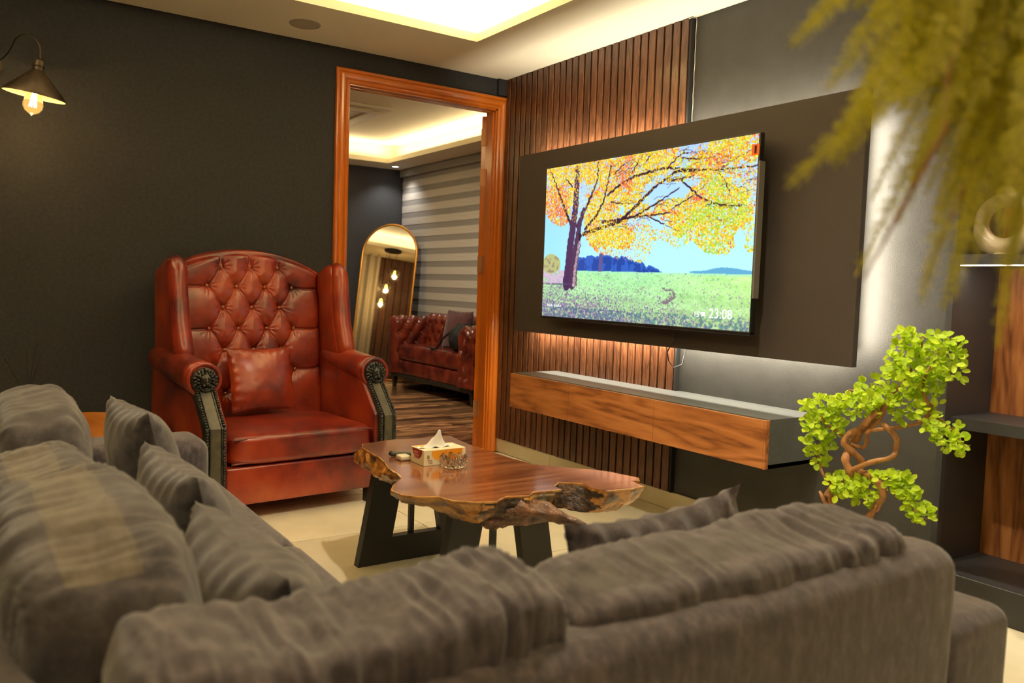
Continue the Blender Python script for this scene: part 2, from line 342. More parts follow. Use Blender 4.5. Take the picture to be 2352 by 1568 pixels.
def soft_box(w_, h_, t_, n=(44, 36, 14), p=7, bulge=(.10, .25, .08), seed=0, wr=.006, folds=10, sag=0, ears=0):
    wr = wr * 1.5
    """upholstered box cushion: local x width, y height, z thickness, centred. returns V, F, gusset mask"""
    bm = bmesh.new(); V = {}; verts = []; F = []; G = []
    def vid(a, b2, c):
        k = (round(a, 5), round(b2, 5), round(c, 5))
        if k not in V: V[k] = len(verts); verts.append(k)
        return V[k]
    nx, ny, nz = n
    L = [np.linspace(-1, 1, m + 1) for m in n]
    for ax in range(3):
        o = [i for i in range(3) if i != ax]
        for sgn in (-1, 1):
            for i in range(n[o[0]]):
                for j in range(n[o[1]]):
                    q = []
                    for (di, dj) in ((0, 0), (1, 0), (1, 1), (0, 1)):
                        c = [0, 0, 0]; c[ax] = sgn; c[o[0]] = L[o[0]][i + di]; c[o[1]] = L[o[1]][j + dj]; q.append(vid(*c))
                    if (sgn > 0) != (ax == 1): q = q
                    else: q = q[::-1]
                    F.append(tuple(q)); G.append(1 if (ax == 1 and sgn > 0 and abs((j + .5) / nz * 2 - 1) < .46) else 0)
    bm.free()
    P = np.array(verts); A = np.abs(P)
    N = (A ** p).sum(1) ** (1 / p); Q = P / N[:, None]
    x, y, z = Q.T
    z2 = z * (1 + bulge[2] + bulge[1] * (1 - x ** 2) * (1 - y ** 2) * 2)
    x2 = x * (1 + bulge[0] * .3 * (1 - y ** 2)); y2 = y * (1 + bulge[0] * (1 - x ** 2) - sag * (1 - x ** 2) * (y > 0))
    if ears: x2 = x2 * (1 + ears * y ** 4); y2 = y2 * (1 + ears * x ** 4)
    O = np.stack([x2 * w_ / 2, y2 * h_ / 2, z2 * t_ / 2], 1)
    Nn = np.stack([x ** 5 / w_, y ** 5 / h_, z ** 5 / t_ * 2], 1); Nn /= np.linalg.norm(Nn, axis=1)[:, None] + 1e-9
    S = np.stack([x2 * folds + .9 * fbm(O * 5, seed + 3), y2 * .8 + 3, z2 * .7], 1)
    f = fbm(S, seed, 2); f = (-np.abs(f) ** .8 * 1.5 + .5) * (.45 + .55 * np.clip(np.abs(y) * 1.2 - .1, 0, 1)) * (.6 + .8 * fbm(O * 4, seed + 21))
    d = wr * f + wr * .7 * fbm(O * 9, seed + 9, 3)
    O = O + Nn * d[:, None]
    return O, F, np.array(G)
def pillow(w_, h_, t_, seed=0, n=46, ear=.10, wr=.006, tuckn=7):
    """throw pillow, seam all round, corners drawn out; local x width, y height, z thickness"""
    u = np.linspace(-1, 1, n); U, W = np.meshgrid(u, u, indexing='ij'); U = U.ravel(); W = W.ravel()
    ex = 1 - ear * (1 - W ** 2) ** 1; ey = 1 - ear * (1 - U ** 2)
    X = U * ex * w_ / 2; Y = W * ey * h_ / 2
    T = ((1 - np.abs(U) ** 2.4) * (1 - np.abs(W) ** 2.4)).clip(0) ** .55
    edge = (1 - np.minimum(1 - np.abs(U), 1 - np.abs(W))) ** 6
    Pn = np.stack([X * 8, Y * 8, 0 * X], 1)
    pk = np.where(np.abs(U) > np.abs(W), W, U)
    puck = np.sin(pk * tuckn * PI + seed + 2 * fbm(Pn, seed)) * edge
    base = fbm(Pn * 1.3, seed + 5, 4) * wr * (T ** .5)
    Zf = T * t_ / 2 + base + puck * wr * 1.2 * (T > .01)
    Zb = -T * t_ / 2 - base * .8 + puck * wr * (T > .01)
    V = np.concatenate([np.stack([X, Y, Zf], 1), np.stack([X, Y, Zb], 1)])
    F = grid_faces(n, n) + [q[::-1] for q in grid_faces(n, n, n * n)]
    return V, F

def tuft(A, B, btn, rows_link, depth=.03, R=.045, amp=.012, extra=()):
    """height of a buttoned surface at (A,B). btn: list of (a,b); links join buttons within rows_link distance"""
    A = A.ravel(); B = B.ravel(); db = np.full(A.shape, 9.); dc = np.full(A.shape, 9.)
    for (a, b2) in btn: db = np.minimum(db, np.hypot(A - a, B - b2))
    segs = list(extra)
    for i in range(len(btn)):
        for j in range(i + 1, len(btn)):
            dx, dy = btn[i][0] - btn[j][0], btn[i][1] - btn[j][1]
            if abs(dx) > .02 and abs(dy) > .02 and math.hypot(dx, dy) < rows_link: segs.append((btn[i], btn[j]))
    for (p, q) in segs:
        vx, vy = q[0] - p[0], q[1] - p[1]; L2 = vx * vx + vy * vy
        t = (((A - p[0]) * vx + (B - p[1]) * vy) / L2).clip(0, 1)
        # slight sag of the crease
        sg = np.sin(t * PI) * .006
        d = np.hypot(A - p[0] - vx * t, B - p[1] - vy * t + sg)
        dc = np.minimum(dc, d)
    H = -depth * np.exp(-(db / R) ** 1.1) - .008 * np.exp(-(dc / .0048) ** 2) + amp * (1 - np.exp(-dc / .03))
    # radial puckers at the buttons
    for (a, b2) in btn:
        r = np.hypot(A - a, B - b2); th = np.arctan2(B - b2, A - a)
        H +=   .0014 * np.sin(th * 11 + a * 50) * np.exp(-((r - .028) / .018) ** 2)
    return H

# ================================================================== SETTING
def struct(o): o['kind'] = 'structure'; return o
H = 2.385; RX1, RY0 = 6.2, -4.4     # main room extents
FXW, FYW, FY_S = -4.30, 1.40, -3.3  # far room extents
WT = .10                            # partition thickness
DY0, DY1, DZ = -1.085, -.075, 2.200 # door opening
# floor slab and tiles
fl = struct(box('floor', (-WT - .02, RY0, -.06), (RX1, .02, -.004), M['grout']))
tv_, tf_ = box_vf((0, 0, -.006), (.596, .596, 0))
tile_me = None
for i in range(11):
    for j in range(8):
        x = .06 + i * .60 - .06 * (i == -1); y = -.012 - (j + 1) * .60
        if tile_me is None:
            t = mk('floor_tile', [(v[0], v[1], v[2]) for v in tv_], tf_, M['tile'], fl); tile_me = t.data
        else:
            t = bpy.data.objects.new('floor_tile', tile_me); C.objects.link(t); t.parent = fl
        t.location = (x, y, 0)
o = box('floor_tile', (-WT, -1.08, -.006), (.056, -.08, 0), M['tile'], fl)
# walls
V, F = join(box_vf((-WT, RY0, 0), (0, DY0 - .0, 2.66)), box_vf((-WT, DY0, DZ), (0, DY1, 2.66)), box_vf((-WT, DY1, 0), (0, .0, 2.66)))
struct(mk('wall_back', V, F, M['wall']))
struct(box('wall_tv', (-WT + .002, 0, 0), (2.915, .14, 2.66), M['tvwall']))
struct(box('wall_left', (-WT, RY0 - .12, 0), (RX1 + .12, RY0, 2.66), M['wall']))
struct(box('wall_rear', (RX1, RY0, 0), (RX1 + .12, .6, 2.66), M['wall']))
struct(box('wall_shelf', (4.75, 0, 0), (RX1, .45, 2.66), M['wall']))
# little duct box in the corner over the door
struct(box('trim_1', (0, -.085, 2.285), (.022, -.0, H), M['wall'], r=.003))
# skirting tiles under the slats, each its own piece
sk = struct(box('baseboard_tv', (0, -.006, 0), (2.9, 0, .082), M['grout']))
for i in range(5):
    box('skirting_tile', (.01 + i * .6, -.016, .0005), (min(.6 + i * .6 + .006, 2.9), -.004, .088), M['skirt_tile'], sk, r=.0015, seg=1)
# ceiling: lowered ring, lip, riser and upper tray
cl = join(box_vf((0, TY1, H), (RX1, 0, H + .045)), box_vf((0, RY0, H), (RX1, TY0, H + .045)),
          box_vf((0, TY0, H), (TX0, TY1, H + .045)), box_vf((TX1, TY0, H), (RX1, TY1, H + .045)))
struct(mk('ceiling', cl[0], cl[1], M['ceil']))
b0 = .17
rs = join(box_vf((TX0 - b0, TY1 + b0, H + .045), (TX1 + b0, TY1 + b0 + .02, 2.62)), box_vf((TX0 - b0, TY0 - b0 - .02, H + .045), (TX1 + b0, TY0 - b0, 2.62)),
          box_vf((TX0 - b0 - .02, TY0 - b0, H + .045), (TX0 - b0, TY1 + b0, 2.62)), box_vf((TX1 + b0, TY0 - b0, H + .045), (TX1 + b0 + .02, TY1 + b0, 2.62)),
          box_vf((0, RY0, 2.62), (RX1, .45, 2.68)))
struct(mk('ceiling_tray', rs[0], rs[1], M['ceil']))
# led tape lying in the cove
# far room shell
ff = struct(box('floor_far', (FXW, FY_S, -.06), (-WT - .0, FYW, -.003), M['black']))
pl = {}
for i in range(40):
    x = -WT - .106 * (i + 1)
    if x < FXW - .05: break
    off = [0, .42, .8, .23, .6][i % 5]
    for j in range(5):
        y0 = FY_S + off - .9 + j * 1.05; y1 = y0 + 1.048
        y0 = max(y0, FY_S); y1 = min(y1, FYW)
        if y1 - y0 < .05: continue
        k = round(y1 - y0, 2)
        if k not in pl:
            v_, f_ = box_vf((0, 0, -.004), (.1045, y1 - y0, 0)); t = mk('plank', v_, f_, M['plank'], ff); pl[k] = t.data
        else:
            t = bpy.data.objects.new('plank', pl[k]); C.objects.link(t); t.parent = ff
        t.location = (max(x, FXW), y0, 0)
struct(box('wall_far', (FXW - .1, FY_S, 0), (FXW, FYW, 2.75), M['wall_cool']))
struct(box('wall_far_left', (FXW, FY_S - .1, 0), (-WT, FY_S, 2.75), M['wall_cool']))
wv = join(box_vf((FXW, FYW + .02, 0), (-WT, FYW + .12, 2.75)))
struct(mk('wall_far_window', wv[0], wv[1], M['black']))
struct(box('wall_far_right', (-WT, .14, 0), (-WT + .1, FYW, 2.75), M['wall_cool']))
cl = join(box_vf((FXW, FY1, H), (-WT, FYW + .02, H + .05)), box_vf((FXW, FY_S, H), (-WT, FY0, H + .05)),
          box_vf((FXW, FY0, H), (FX0, FY1, H + .05)), box_vf((FX1, FY0, H), (-WT, FY1, H + .05)))
struct(mk('ceiling_far', cl[0], cl[1], M['ceil']))
rs = join(box_vf((FX0 - b0, FY1 + b0, H + .05), (FX1 + b0, FY1 + b0 + .02, 2.6)), box_vf((FX0 - b0 - .02, FY0 - b0, H + .05), (FX0 - b0, FY1 + b0, 2.6)),
          box_vf((FX0 - b0, FY0 - b0 - .02, H + .05), (FX1 + b0, FY0 - b0, 2.6)), box_vf((FX1 + b0, FY0 - b0, H + .05), (FX1 + b0 + .02, FY1 + b0, 2.6)),
          box_vf((FXW, FY_S, 2.6), (-WT, FYW + .02, 2.66)))
struct(mk('ceiling_far_tray', rs[0], rs[1], M['ceil']))

# ---------------------------------------------------------------- door frame with the opened leaf
dr = thing('door_1', 'orange varnished wooden door frame around the open doorway to the next room', 'door frame', (0, (DY0 + DY1) / 2, 0))
dr['kind'] = 'structure'
def casing_vf(path, prof):
    """sweep of a profile (off outward, height) mitred around a 3 sided path in y,z"""
    V, F = [], []; k = len(prof)
    # path points: left bottom, left top, right top, right bottom ; outward direction at each
    dirs = [(-1, 0), (-1, 1), (1, 1), (1, 0)]
    for (p, d) in zip(path, dirs):
        for (o_, h_) in prof: V.append((h_, p[0] + d[0] * o_, p[1] + d[1] * o_))
    for i in range(3):
        for j in range(k - 1): F.append((i * k + j, i * k + j + 1, (i + 1) * k + j + 1, (i + 1) * k + j))
    F.append(tuple(range(k))); F.append(tuple(3 * k + j for j in range(k))[::-1])
    return V, F
prof = [(-.004, 0), (-.004, .012), (.002, .018), (.010, .020), (.016, .013), (.022, .021), (.034, .026), (.046, .025), (.054, .016), (.058, .020), (.067, .022), (.073, .018), (.075, 0)]
path = [(DY0, 0), (DY0, DZ), (DY1, DZ), (DY1, 0)]
V, F = casing_vf(path, prof); mk('casing', V, F, M['casing'], dr, smooth=False)
lin = join(box_vf((-WT - .01, DY0 - .0, 0), (0.0, DY0 + .012, DZ)), box_vf((-WT - .01, DY1 - .012, 0), (0.0, DY1, DZ)), box_vf((-WT - .01, DY0, DZ - .012), (0.0, DY1, DZ)),
           box_vf((-.055, DY0 + .011, 0), (-.02, DY0 + .020, DZ - .02)), box_vf((-.055, DY1 - .020, 0), (-.02, DY1 - .011, DZ - .02)), box_vf((-.055, DY0 + .02, DZ - .022), (-.02, DY1 - .02, DZ - .02)))
mk('jamb', lin[0], lin[1], M['casing'], dr)
# leaf, opened about 140 degrees into the next room
hx, hy = -.1215, -.0925
ang = math.radians(142)
dirn = Vector((-math.cos(PI - ang) * 1, 0, 0))
ca, sa = math.cos(math.radians(131)), math.sin(math.radians(131))
Xl = frame((hx, hy, 0), (ca, sa, 0), (-sa, ca, 0), (0, 0, 1))
lf = thing('door_leaf', 'orange varnished door leaf swung open into the next room, hinge edge showing', 'door', (hx, hy, 0))
V, F = join(box_vf((.004, -.020, .008), (.93, .020, DZ - .03), .003, 1), box_vf((.12, -.025, .2), (.81, .025, .95), .006, 1), box_vf((.12, -.025, 1.1), (.81, .025, 2.0), .006, 1))
mk('panel', V, F, M['casing'], lf, X=Xl)
for z in (1.98, 1.72, 1.16, .21):
    v1 = box_vf((-.001, -.021, z), (.0035, .021, z + .11)); 
    h = mk('hinge', v1[0], v1[1], M['chrome'], lf, X=Xl)
    t = tube_vf([(hx + .022, hy + .004, z), (hx + .022, hy + .004, z + .11)], .006, 8); mk('pin', t[0], t[1], M['chrome'], h)
t = tube_vf([(.87, -.02, 1.0), (.87, -.055, 1.0), (.87, -.06, 1.0), (.78, -.06, 1.0)], .009, 8); mk('handle', t[0], t[1], M['lampmetal'], lf, X=Xl)

# ---------------------------------------------------------------- slatted panel on the television wall
sp = thing('slatted_wall_panel', 'dark walnut vertical slat panel between the door frame and the grey wall', 'wall panel', (.8, 0, .09))
box('backing', (.004, -.012, .0885), (1.605, -.0005, H), M['black'], sp)
npit = 28; pit = 1.585 / npit
v_, f_ = box_vf((-.0222, -.014, .0), (.0222, .0, H - .0905), .002, 1)
s0 = None
for i in range(npit):
    x = .016 + pit * (i + .5)
    if s0 is None: t = mk('slat', v_, f_, M['slat'], sp, X=Matrix.Translation((.8, 0, .09))); s0 = t
    else: t = bpy.data.objects.new('slat', s0.data); C.objects.link(t); t.parent = sp
    t.location = (x - .8, -.012, .0)
box('edge_trim', (1.604, -.026, .0885), (1.616, 0, H), M['black'], sp)
cdp = [(1.622 + .0015 * math.sin(i * 1.7), -.002, H - .004 - i * (.62 / 24)) for i in range(25)]
v_, f_ = tube_vf([(1.60, -.03, H - .008), (1.615, -.03, H - .006)] + cdp, .0018, 6); tag(mk('sealant_bead', v_, f_, M['cream']), 'thin cream line of sealant down the right edge of the slat panel', 'sealant')

# ---------------------------------------------------------------- television board, television
bd = thing('television_board', 'large brown black wall board lit from behind, carrying the television', 'wall board', (1.49, 0, 1.33))
box('panel', (.345, -.125, .812), (2.632, -.095, 1.860), M['board'], bd, r=.0015, seg=1)
v_, f_ = join(box_vf((.65, -.096, .95), (2.35, -.030, .99)), box_vf((.65, -.096, 1.68), (2.35, -.030, 1.72)), *[box_vf((x, -.031, .95), (x + .04, -.0005 if x > 1.6 else -.027, 1.72)) for x in (.65, 1.3, 1.9, 2.31)])
mk('batten', v_, f_, M['black'], bd)
tv = thing('television', 'large flat television showing a yellow autumn tree in a meadow', 'television', (1.48, -.125, .92))
TXa, TXb, TZa, TZb, TYf = .760, 2.217, .921, 1.731, -.222
fr_ = join(box_vf((TXa - .006, TYf, TZa - .012), (TXb + .006, TYf + .028, TZb + .006), .002, 1), box_vf((TXa - .006, TYf - .004, TZa - .016), (TXb + .006, TYf + .02, TZa - .001), .002, 1),
           box_vf((TXa + .25, TYf + .028, TZa + .06), (TXb - .25, TYf + .055, TZb - .18), .01, 2))
mk('bezel', fr_[0], fr_[1], M['tvframe'], tv)
mbk = join(box_vf((1.30, -.17, 1.15), (1.66, -.125, 1.45)), box_vf((1.20, -.170, 1.20), (1.24, -.150, 1.5)), box_vf((1.72, -.170, 1.20), (1.76, -.150, 1.5)))
mk('wall_bracket', mbk[0], mbk[1], M['tvframe'], tv)
box('protective_film', (TXb + .004, TYf - .002, 1.06), (TXb + .013, TYf + .03, 1.62), M['film'], tv)
box('sticker', (TXb - .033, TYf - .003, 1.645), (TXb + .004, TYf - .0005, 1.69), M['sticker'], tv)
v_, f_ = box_vf((TXb - .018, TYf - .0042, 1.652), (TXb - .008, TYf - .003, 1.683)); mk('sticker_print', v_, f_, M['black'], tv)
# --- the picture, painted numerically and stored as vertex colours of the flat screen
PW, PH = 640, 358
img = np.zeros((PH, PW, 3)); yy, xx = np.mgrid[0:PH, 0:PW]; U = xx / (PW - 1); Vv = yy / (PH - 1)
def s2l(c): c = np.asarray(c, float) / 255; return c ** 2.2
def N2(sx, sy, s, o=4): return fbm(np.stack([U.ravel() * sx, Vv.ravel() * sy, 0 * U.ravel()], 1), s, o).reshape(PH, PW)
def put(mask, col, a=1.0):
    m_ = (np.clip(mask, 0, 1) * a)[..., None]; img[:] = img * (1 - m_) + np.asarray(col) * m_
sky_t, sky_b = np.array([150, 205, 255]), np.array([190, 238, 250])
tt = np.clip(Vv / .69, 0, 1)[..., None]; img[:] = np.array([165, 200, 255]) * (1 - tt) + np.array([178, 240, 250]) * tt
L_ = np.exp(-((U - .02) / .2) ** 2)[..., None] * (Vv > .3)[..., None]; img[:] = img * (1 - L_ * .5) + np.array([120, 205, 255]) * L_ * .5
# forest and hill on the horizon
top = np.where((U > .2) & (U < .64), .60 + .018 * N2(60, .1, 3) + np.clip((U - .44) * .45, 0, .2), .8); put((Vv > top) & (Vv < .70), (50, 95, 190)); put((Vv > top + .01) & (Vv < .70) & (N2(60, 30, 5) > .0), (30, 65, 150), .8)
hill = .697 - .024 * np.exp(-((U - .90) / .09) ** 2) - .006 * N2(30, 1, 9); put((Vv > hill) & (U > .76) & (Vv < .71), (95, 165, 205))
# ground
hz = .686 + .022 * U
g = (Vv > hz); k_ = np.clip((Vv - hz) / .3, 0, 1)[..., None]
gc = np.array([165, 238, 165]) * (1 - k_) + np.array([165, 200, 140]) * k_
gc = gc + np.array([35, 20, -20]) * np.clip((U[..., None] - .55) * 2, 0, 1) * (1 - k_) + 22 * N2(90, 110, 11, 3)[..., None] + 18 * N2(8, 30, 12, 3)[..., None]
img[:] = np.where(g[..., None], gc, img)
put(g & (Vv < hz + .012), (165, 235, 190), .7)
den = np.clip((Vv - .75) * 4.2 + (0.35 - U) * 1.0 + .25 * N2(6, 10, 13), 0, 1)
r_ = rng.random((PH, PW)); n7 = N2(190, 130, 21, 2)
put(g & (n7 > .55 - den * .62) , (150, 110, 165), .75); put(g & (N2(210, 150, 25, 2) > .62 - den * .5), (95, 80, 135), .8); put(g & (N2(200, 150, 27, 2) > .52), (215, 235, 195), .5)
put(g & (U < .2) & (Vv < .80) & (Vv < .70 + .07 + .05 * (0.2 - U)) & (N2(50, 40, 14) > -.35), (205, 165, 210), .75)
pth = np.abs(U - (.66 + .03 * np.sin((Vv - .79) * 40))) < .018; put(g & pth & (Vv > .785) & (Vv < .88) & (N2(150, 100, 31) > -.1), (120, 95, 120), .8)
put(g & (np.abs(U - .55 + (Vv - .79) * .4) < .012) & (Vv > .78) & (Vv < .84) & (N2(150, 100, 32) > 0), (150, 110, 120), .6)
put(g & (Vv > .93) & (N2(120, 60, 35) > .0), (60, 100, 130), .55)
# bush and second tree
put(((U - .05) / .055) ** 2 + ((Vv - .645) / .065) ** 2 < 1 + .25 * N2(30, 20, 15), (175, 180, 120)); put((((U - .05) / .05) ** 2 + ((Vv - .645) / .06) ** 2 < 1) & (N2(80, 50, 16) > .1), (140, 120, 110), .8)
put((np.abs(U - .337) < .010 + .02 * np.clip(Vv - .67, 0, 1)) & (Vv > .58) & (Vv < .695), (95, 85, 140))
def stamp(u, v, rad, col, ang=0, asp=1.6):
    x0 = int(u * (PW - 1)); y0 = int(v * (PH - 1)); R_ = int(rad * asp) + 2
    a0, a1, b1, b2_ = max(0, x0 - R_), min(PW, x0 + R_ + 1), max(0, y0 - R_), min(PH, y0 + R_ + 1)
    if a0 >= a1 or b1 >= b2_: return
    ys, xs = np.mgrid[b1:b2_, a0:a1]; dx = xs - x0; dy = ys - y0; c_, s_ = math.cos(ang), math.sin(ang)
    m_ = ((dx * c_ + dy * s_) / (rad * asp)) ** 2 + ((-dx * s_ + dy * c_) / rad) ** 2 < 1
    img[b1:b2_, a0:a1][m_] = col
def canopy_bottom(u):
    xs = [0, .05, .10, .149, .22, .27, .32, .427, .5, .548, .58, .595, .625, .656, .711, .76, .824, .904, .95, .979, 1.0]
    ys = [.30, .37, .40, .38, .42, .52, .58, .62, .63, .65, .60, .545, .50, .53, .57, .52, .59, .61, .52, .60, .585]
    return np.interp(u, xs, ys)
YEL = [(240, 205, 40), (250, 220, 70), (235, 180, 35), (215, 205, 50), (245, 235, 120), (225, 150, 40)]
ORG = [(235, 120, 50), (225, 90, 60), (245, 150, 60), (240, 110, 90)]
GRN = [(190, 205, 50), (160, 200, 60), (215, 220, 90)]
def leaves(nn, amin, amax, seed, thr):
    rr_ = np.random.default_rng(seed); u = rr_.random(nn); v = rr_.random(nn) * .68
    nm = fbm(np.stack([u * 9, v * 6, 0 * u], 1), seed, 3); nk = fbm(np.stack([u * 13, v * 10, 0 * u + 3], 1), 77, 3) + .28 * rr_.normal(size=nn)
    cb = canopy_bottom(u)
    for a_, b_, n_, q_, c_ in zip(u, v, nm, nk, cb):
        if b_ > c_ + .012 * n_: continue
        hole = math.exp(-((a_ - .67) / .08) ** 2 - ((b_ - .25) / .07) ** 2) * .9 + math.exp(-((a_ - .62) / .05) ** 2 - ((b_ - .42) / .05) ** 2) * .6
        if n_ < thr + hole * .9 + (.25 if b_ > c_ - .06 else 0): continue
        if q_ > .42 or (a_ < .14 and b_ > .12 and random.random() < .45): p_ = ORG
        elif a_ > .7 and q_ < -.30: p_ = GRN
        else: p_ = YEL
        c = np.array(p_[rr_.integers(len(p_))]) * rr_.uniform(.86, 1.1)
        stamp(a_, b_, rr_.uniform(amin, amax), np.clip(c, 0, 255), rr_.uniform(0, PI))
leaves(20000, 1.0, 1.9, 1, -.36)
BR = {'b1': [(0.157, 0.383), (0.123, 0.292), (0.08, 0.171), (0.044, 0.067), (0.018, 0.008)], 'b2': [(0.176, 0.166), (0.143, 0.117), (0.123, 0.088)],
'b3': [(0.196, 0.404), (0.24, 0.304), (0.275, 0.205), (0.303, 0.124), (0.301, 0.014)], 'b4': [(0.243, 0.425), (0.301, 0.352), (0.342, 0.255), (0.354, 0.173), (0.373, 0.043)],
'b5': [(0.235, 0.456), (0.338, 0.423), (0.422, 0.396), (0.462, 0.358), (0.532, 0.277), (0.6, 0.199), (0.648, 0.168), (0.682, 0.135), (0.785, 0.145), (0.866, 0.158), (0.942, 0.16), (1.001, 0.163)],
'b6': [(0.338, 0.389), (0.435, 0.38), (0.502, 0.37), (0.596, 0.308), (0.65, 0.268), (0.702, 0.229)], 'b7': [(0.502, 0.374), (0.585, 0.369), (0.676, 0.362)],
'b8': [(0.36, 0.225), (0.417, 0.174), (0.483, 0.135), (0.56, 0.119), (0.634, 0.108), (0.69, .12), (.76, .14)], 'b9': [(0.646, 0.106), (0.675, 0.073), (0.703, 0.041), (0.826, 0.047)], 'b9b': [(0.703, 0.041), (0.731, 0.009)],
'b10': [(0.648, 0.183), (0.701, 0.18), (0.758, 0.173)], 'b11': [(0.701, 0.18), (0.737, 0.226), (0.789, 0.292), (0.844, 0.331), (0.912, 0.353), (0.997, 0.355)],
'b12': [(0.86, 0.157), (0.911, 0.116), (0.979, 0.077)], 'b13': [(0.85, 0.163), (0.883, 0.211), (0.905, 0.292), (0.939, 0.401)],
'b14': [(0.483, 0.103), (0.514, 0.036), (0.532, 0.008)], 'b15': [(0.546, 0.05), (0.577, 0.009)], 'b16': [(0.388, 0.104), (0.441, 0.047), (0.494, 0.025)],
'b17': [(0.378, 0.267), (0.42, 0.284), (0.5, 0.289)], 'b18': [(0.566, 0.375), (0.642, 0.428), (0.714, 0.475)], 'b19': [(0.676, 0.339), (0.761, 0.281), (0.819, 0.216)], 'b20': [(0.704, 0.064), (0.761, 0.082), (0.837, 0.085)]}
WD = {'b1': (6, 3), 'b2': (3, 2), 'b3': (6.5, 3.5), 'b4': (5, 2.5), 'b5': (7, 2), 'b6': (5, 1.6), 'b8': (4.5, 3), 'b11': (3, 1.4), 'b10': (4, 2), 'b7': (3.5, 1.5)}
def stroke(P, w0, w1, col, jit=0):
    w0 *= 1.22; w1 *= 1.22
    P = np.array(P); seg = np.hypot(*(np.diff(P, axis=0) * [PW, PH]).T); s = np.concatenate([[0], np.cumsum(seg)]); n_ = max(3, int(s[-1] * 1.3))
    for i in range(n_):
        t_ = s[-1] * i / (n_ - 1); u = np.interp(t_, s, P[:, 0]); v = np.interp(t_, s, P[:, 1]); ww = w0 + (w1 - w0) * i / (n_ - 1)
        c = np.array(col) * random.uniform(.8, 1.2) if jit else col
        stamp(u + .002 * math.sin(i * .31), v + .002 * math.sin(i * .23 + 2), max(ww / 2, .55), c, 0, 1)
for k2, P in BR.items():
    w0, w1 = WD.get(k2, (2.2, 1.1)); stroke(P, w0, w1, (62, 36, 52), 1)
for _ in range(60):
    u0, v0 = random.uniform(.3, .98), random.uniform(.02, .45); dx = random.uniform(.03, .09); stroke([(u0, v0), (u0 + dx * .5, v0 + random.uniform(-.02, .01)), (u0 + dx, v0 + random.uniform(-.05, .04))], 1.4, 1.0, (80, 50, 50))
stroke([(0.186, .03), (0.186, 0.141), (0.185, 0.263), (0.174, 0.402), (0.162, 0.52), (0.158, .63), (.152, .72), (.146, .783)], 12, 22, (70, 45, 85), 0)
stroke([(.232, .30), (0.212, .387), (.205, .46), (.19, .60), (.182, .70), (.178, .783)], 9, 20, (75, 50, 85), 0)
stroke([(.215, .50), (.205, .58), (.195, .68), (.19, .785)], 5, 8, (165, 140, 150), 1); stroke([(.222, .52), (.210, .60), (.203, .70), (.205, .785)], 2, 4, (110, 85, 95), 1)
stroke([(.212, .455), (.222, .47), (.214, .49)], 6, 5, (45, 25, 45))
put((Vv > .775) & (Vv < .785) & (np.abs(U - .09) < .09) & (N2(60, 60, 44) > -.2), (90, 75, 120), .7)
leaves(7500, .8, 1.6, 2, -.15)
leaves(9000, .5, 1.1, 3, -.3)
ip = np.pad(img, ((1, 1), (1, 1), (0, 0)), mode='edge'); bl0 = (ip[:-2, 1:-1] + ip[2:, 1:-1] + ip[1:-1, :-2] + ip[1:-1, 2:]) / 4; img = np.clip(img * .55 + bl0 * .45, 0, 255)
col4 = np.ones((PH, PW, 4)); col4[..., :3] = (img / 255) ** 2.2
xs = TXa + U * (TXb - TXa); zs = TZb - Vv * (TZb - TZa)
V = np.stack([xs.ravel(), np.full(xs.size, TYf - .0012), zs.ravel()], 1)
scn = mk('screen', V, grid_faces(PH, PW), None or M['tvframe'], tv)
at = scn.data.color_attributes.new('picture', 'FLOAT_COLOR', 'POINT'); at.data.foreach_set('color', col4.reshape(-1))
m, n, l, b = newmat('screen_picture'); vc = n.new('ShaderNodeVertexColor'); vc.layer_name = 'picture'
b.inputs['Base Color'].default_value = (.005, .005, .005, 1); b.inputs['Roughness'].default_value = .25
l.new(vc.outputs[0], b.inputs['Emission Color']); b.inputs['Emission Strength'].default_value = 1.12
scn.data.materials.clear(); scn.data.materials.append(m)
def text(name, s, size, loc, parent, mat, rot=None, ext=.0004):
    cu = bpy.data.curves.new(name, 'FONT'); cu.body = s; cu.size = size; cu.extrude = ext; cu.resolution_u = 3
    o = bpy.data.objects.new(name, cu); C.objects.link(o); dg = bpy.context.evaluated_depsgraph_get(); me = bpy.data.meshes.new_from_object(o.evaluated_get(dg))
    bpy.data.objects.remove(o); V = [tuple(v.co) for v in me.vertices]; F = [tuple(p.vertices) for p in me.polygons]; bpy.data.meshes.remove(me)
    X = Matrix.Translation(loc) @ (rot or Matrix.Rotation(PI / 2, 4, 'X'))
    return mk(name, V, F, mat, parent, X=X)
sx = TXb - TXa; sz = TZb - TZa
text('clock_digits', '23:08', .060, (TXa + .846 * sx, TYf - .0022, TZb - .942 * sz), tv, M['osd'])
text('temperature_digits', '15°', .034, (TXa + .785 * sx, TYf - .0022, TZb - .940 * sz), tv, M['osd'])
box('weather_symbol', (TXa + .818 * sx, TYf - .003, TZb - .935 * sz), (TXa + .832 * sx, TYf - .0018, TZb - .912 * sz), M['osd'], tv)
cp = join(*[box_vf((TXa + .035 * sx + i * .0085, TYf - .0026, TZb - .932 * sz), (TXa + .035 * sx + i * .0085 + (.0016 if q else .0046), TYf - .0018, TZb - .932 * sz + (.0022 if not q else (.010 if i % 4 else .014))), 0) for i in range(15) if i != 6 for q in (0, 1)])
mk('caption_letters', cp[0], cp[1], M['osd'], tv)
v_, f_ = tube_vf([(1.695, -.19, .94), (1.705, -.15, .90), (1.70, -.129, .86), (1.675, -.129, .82), (1.655, -.128, .79), (1.650, -.11, .745), (1.665, -.09, .715), (1.68, -.05, .73), (1.68, -.03, .80), (1.68, -.02, .86)], .003, 6)
tag(mk('cable', v_, f_, M['cable'], None, True), 'thin black cable looping out under the television board', 'cable')

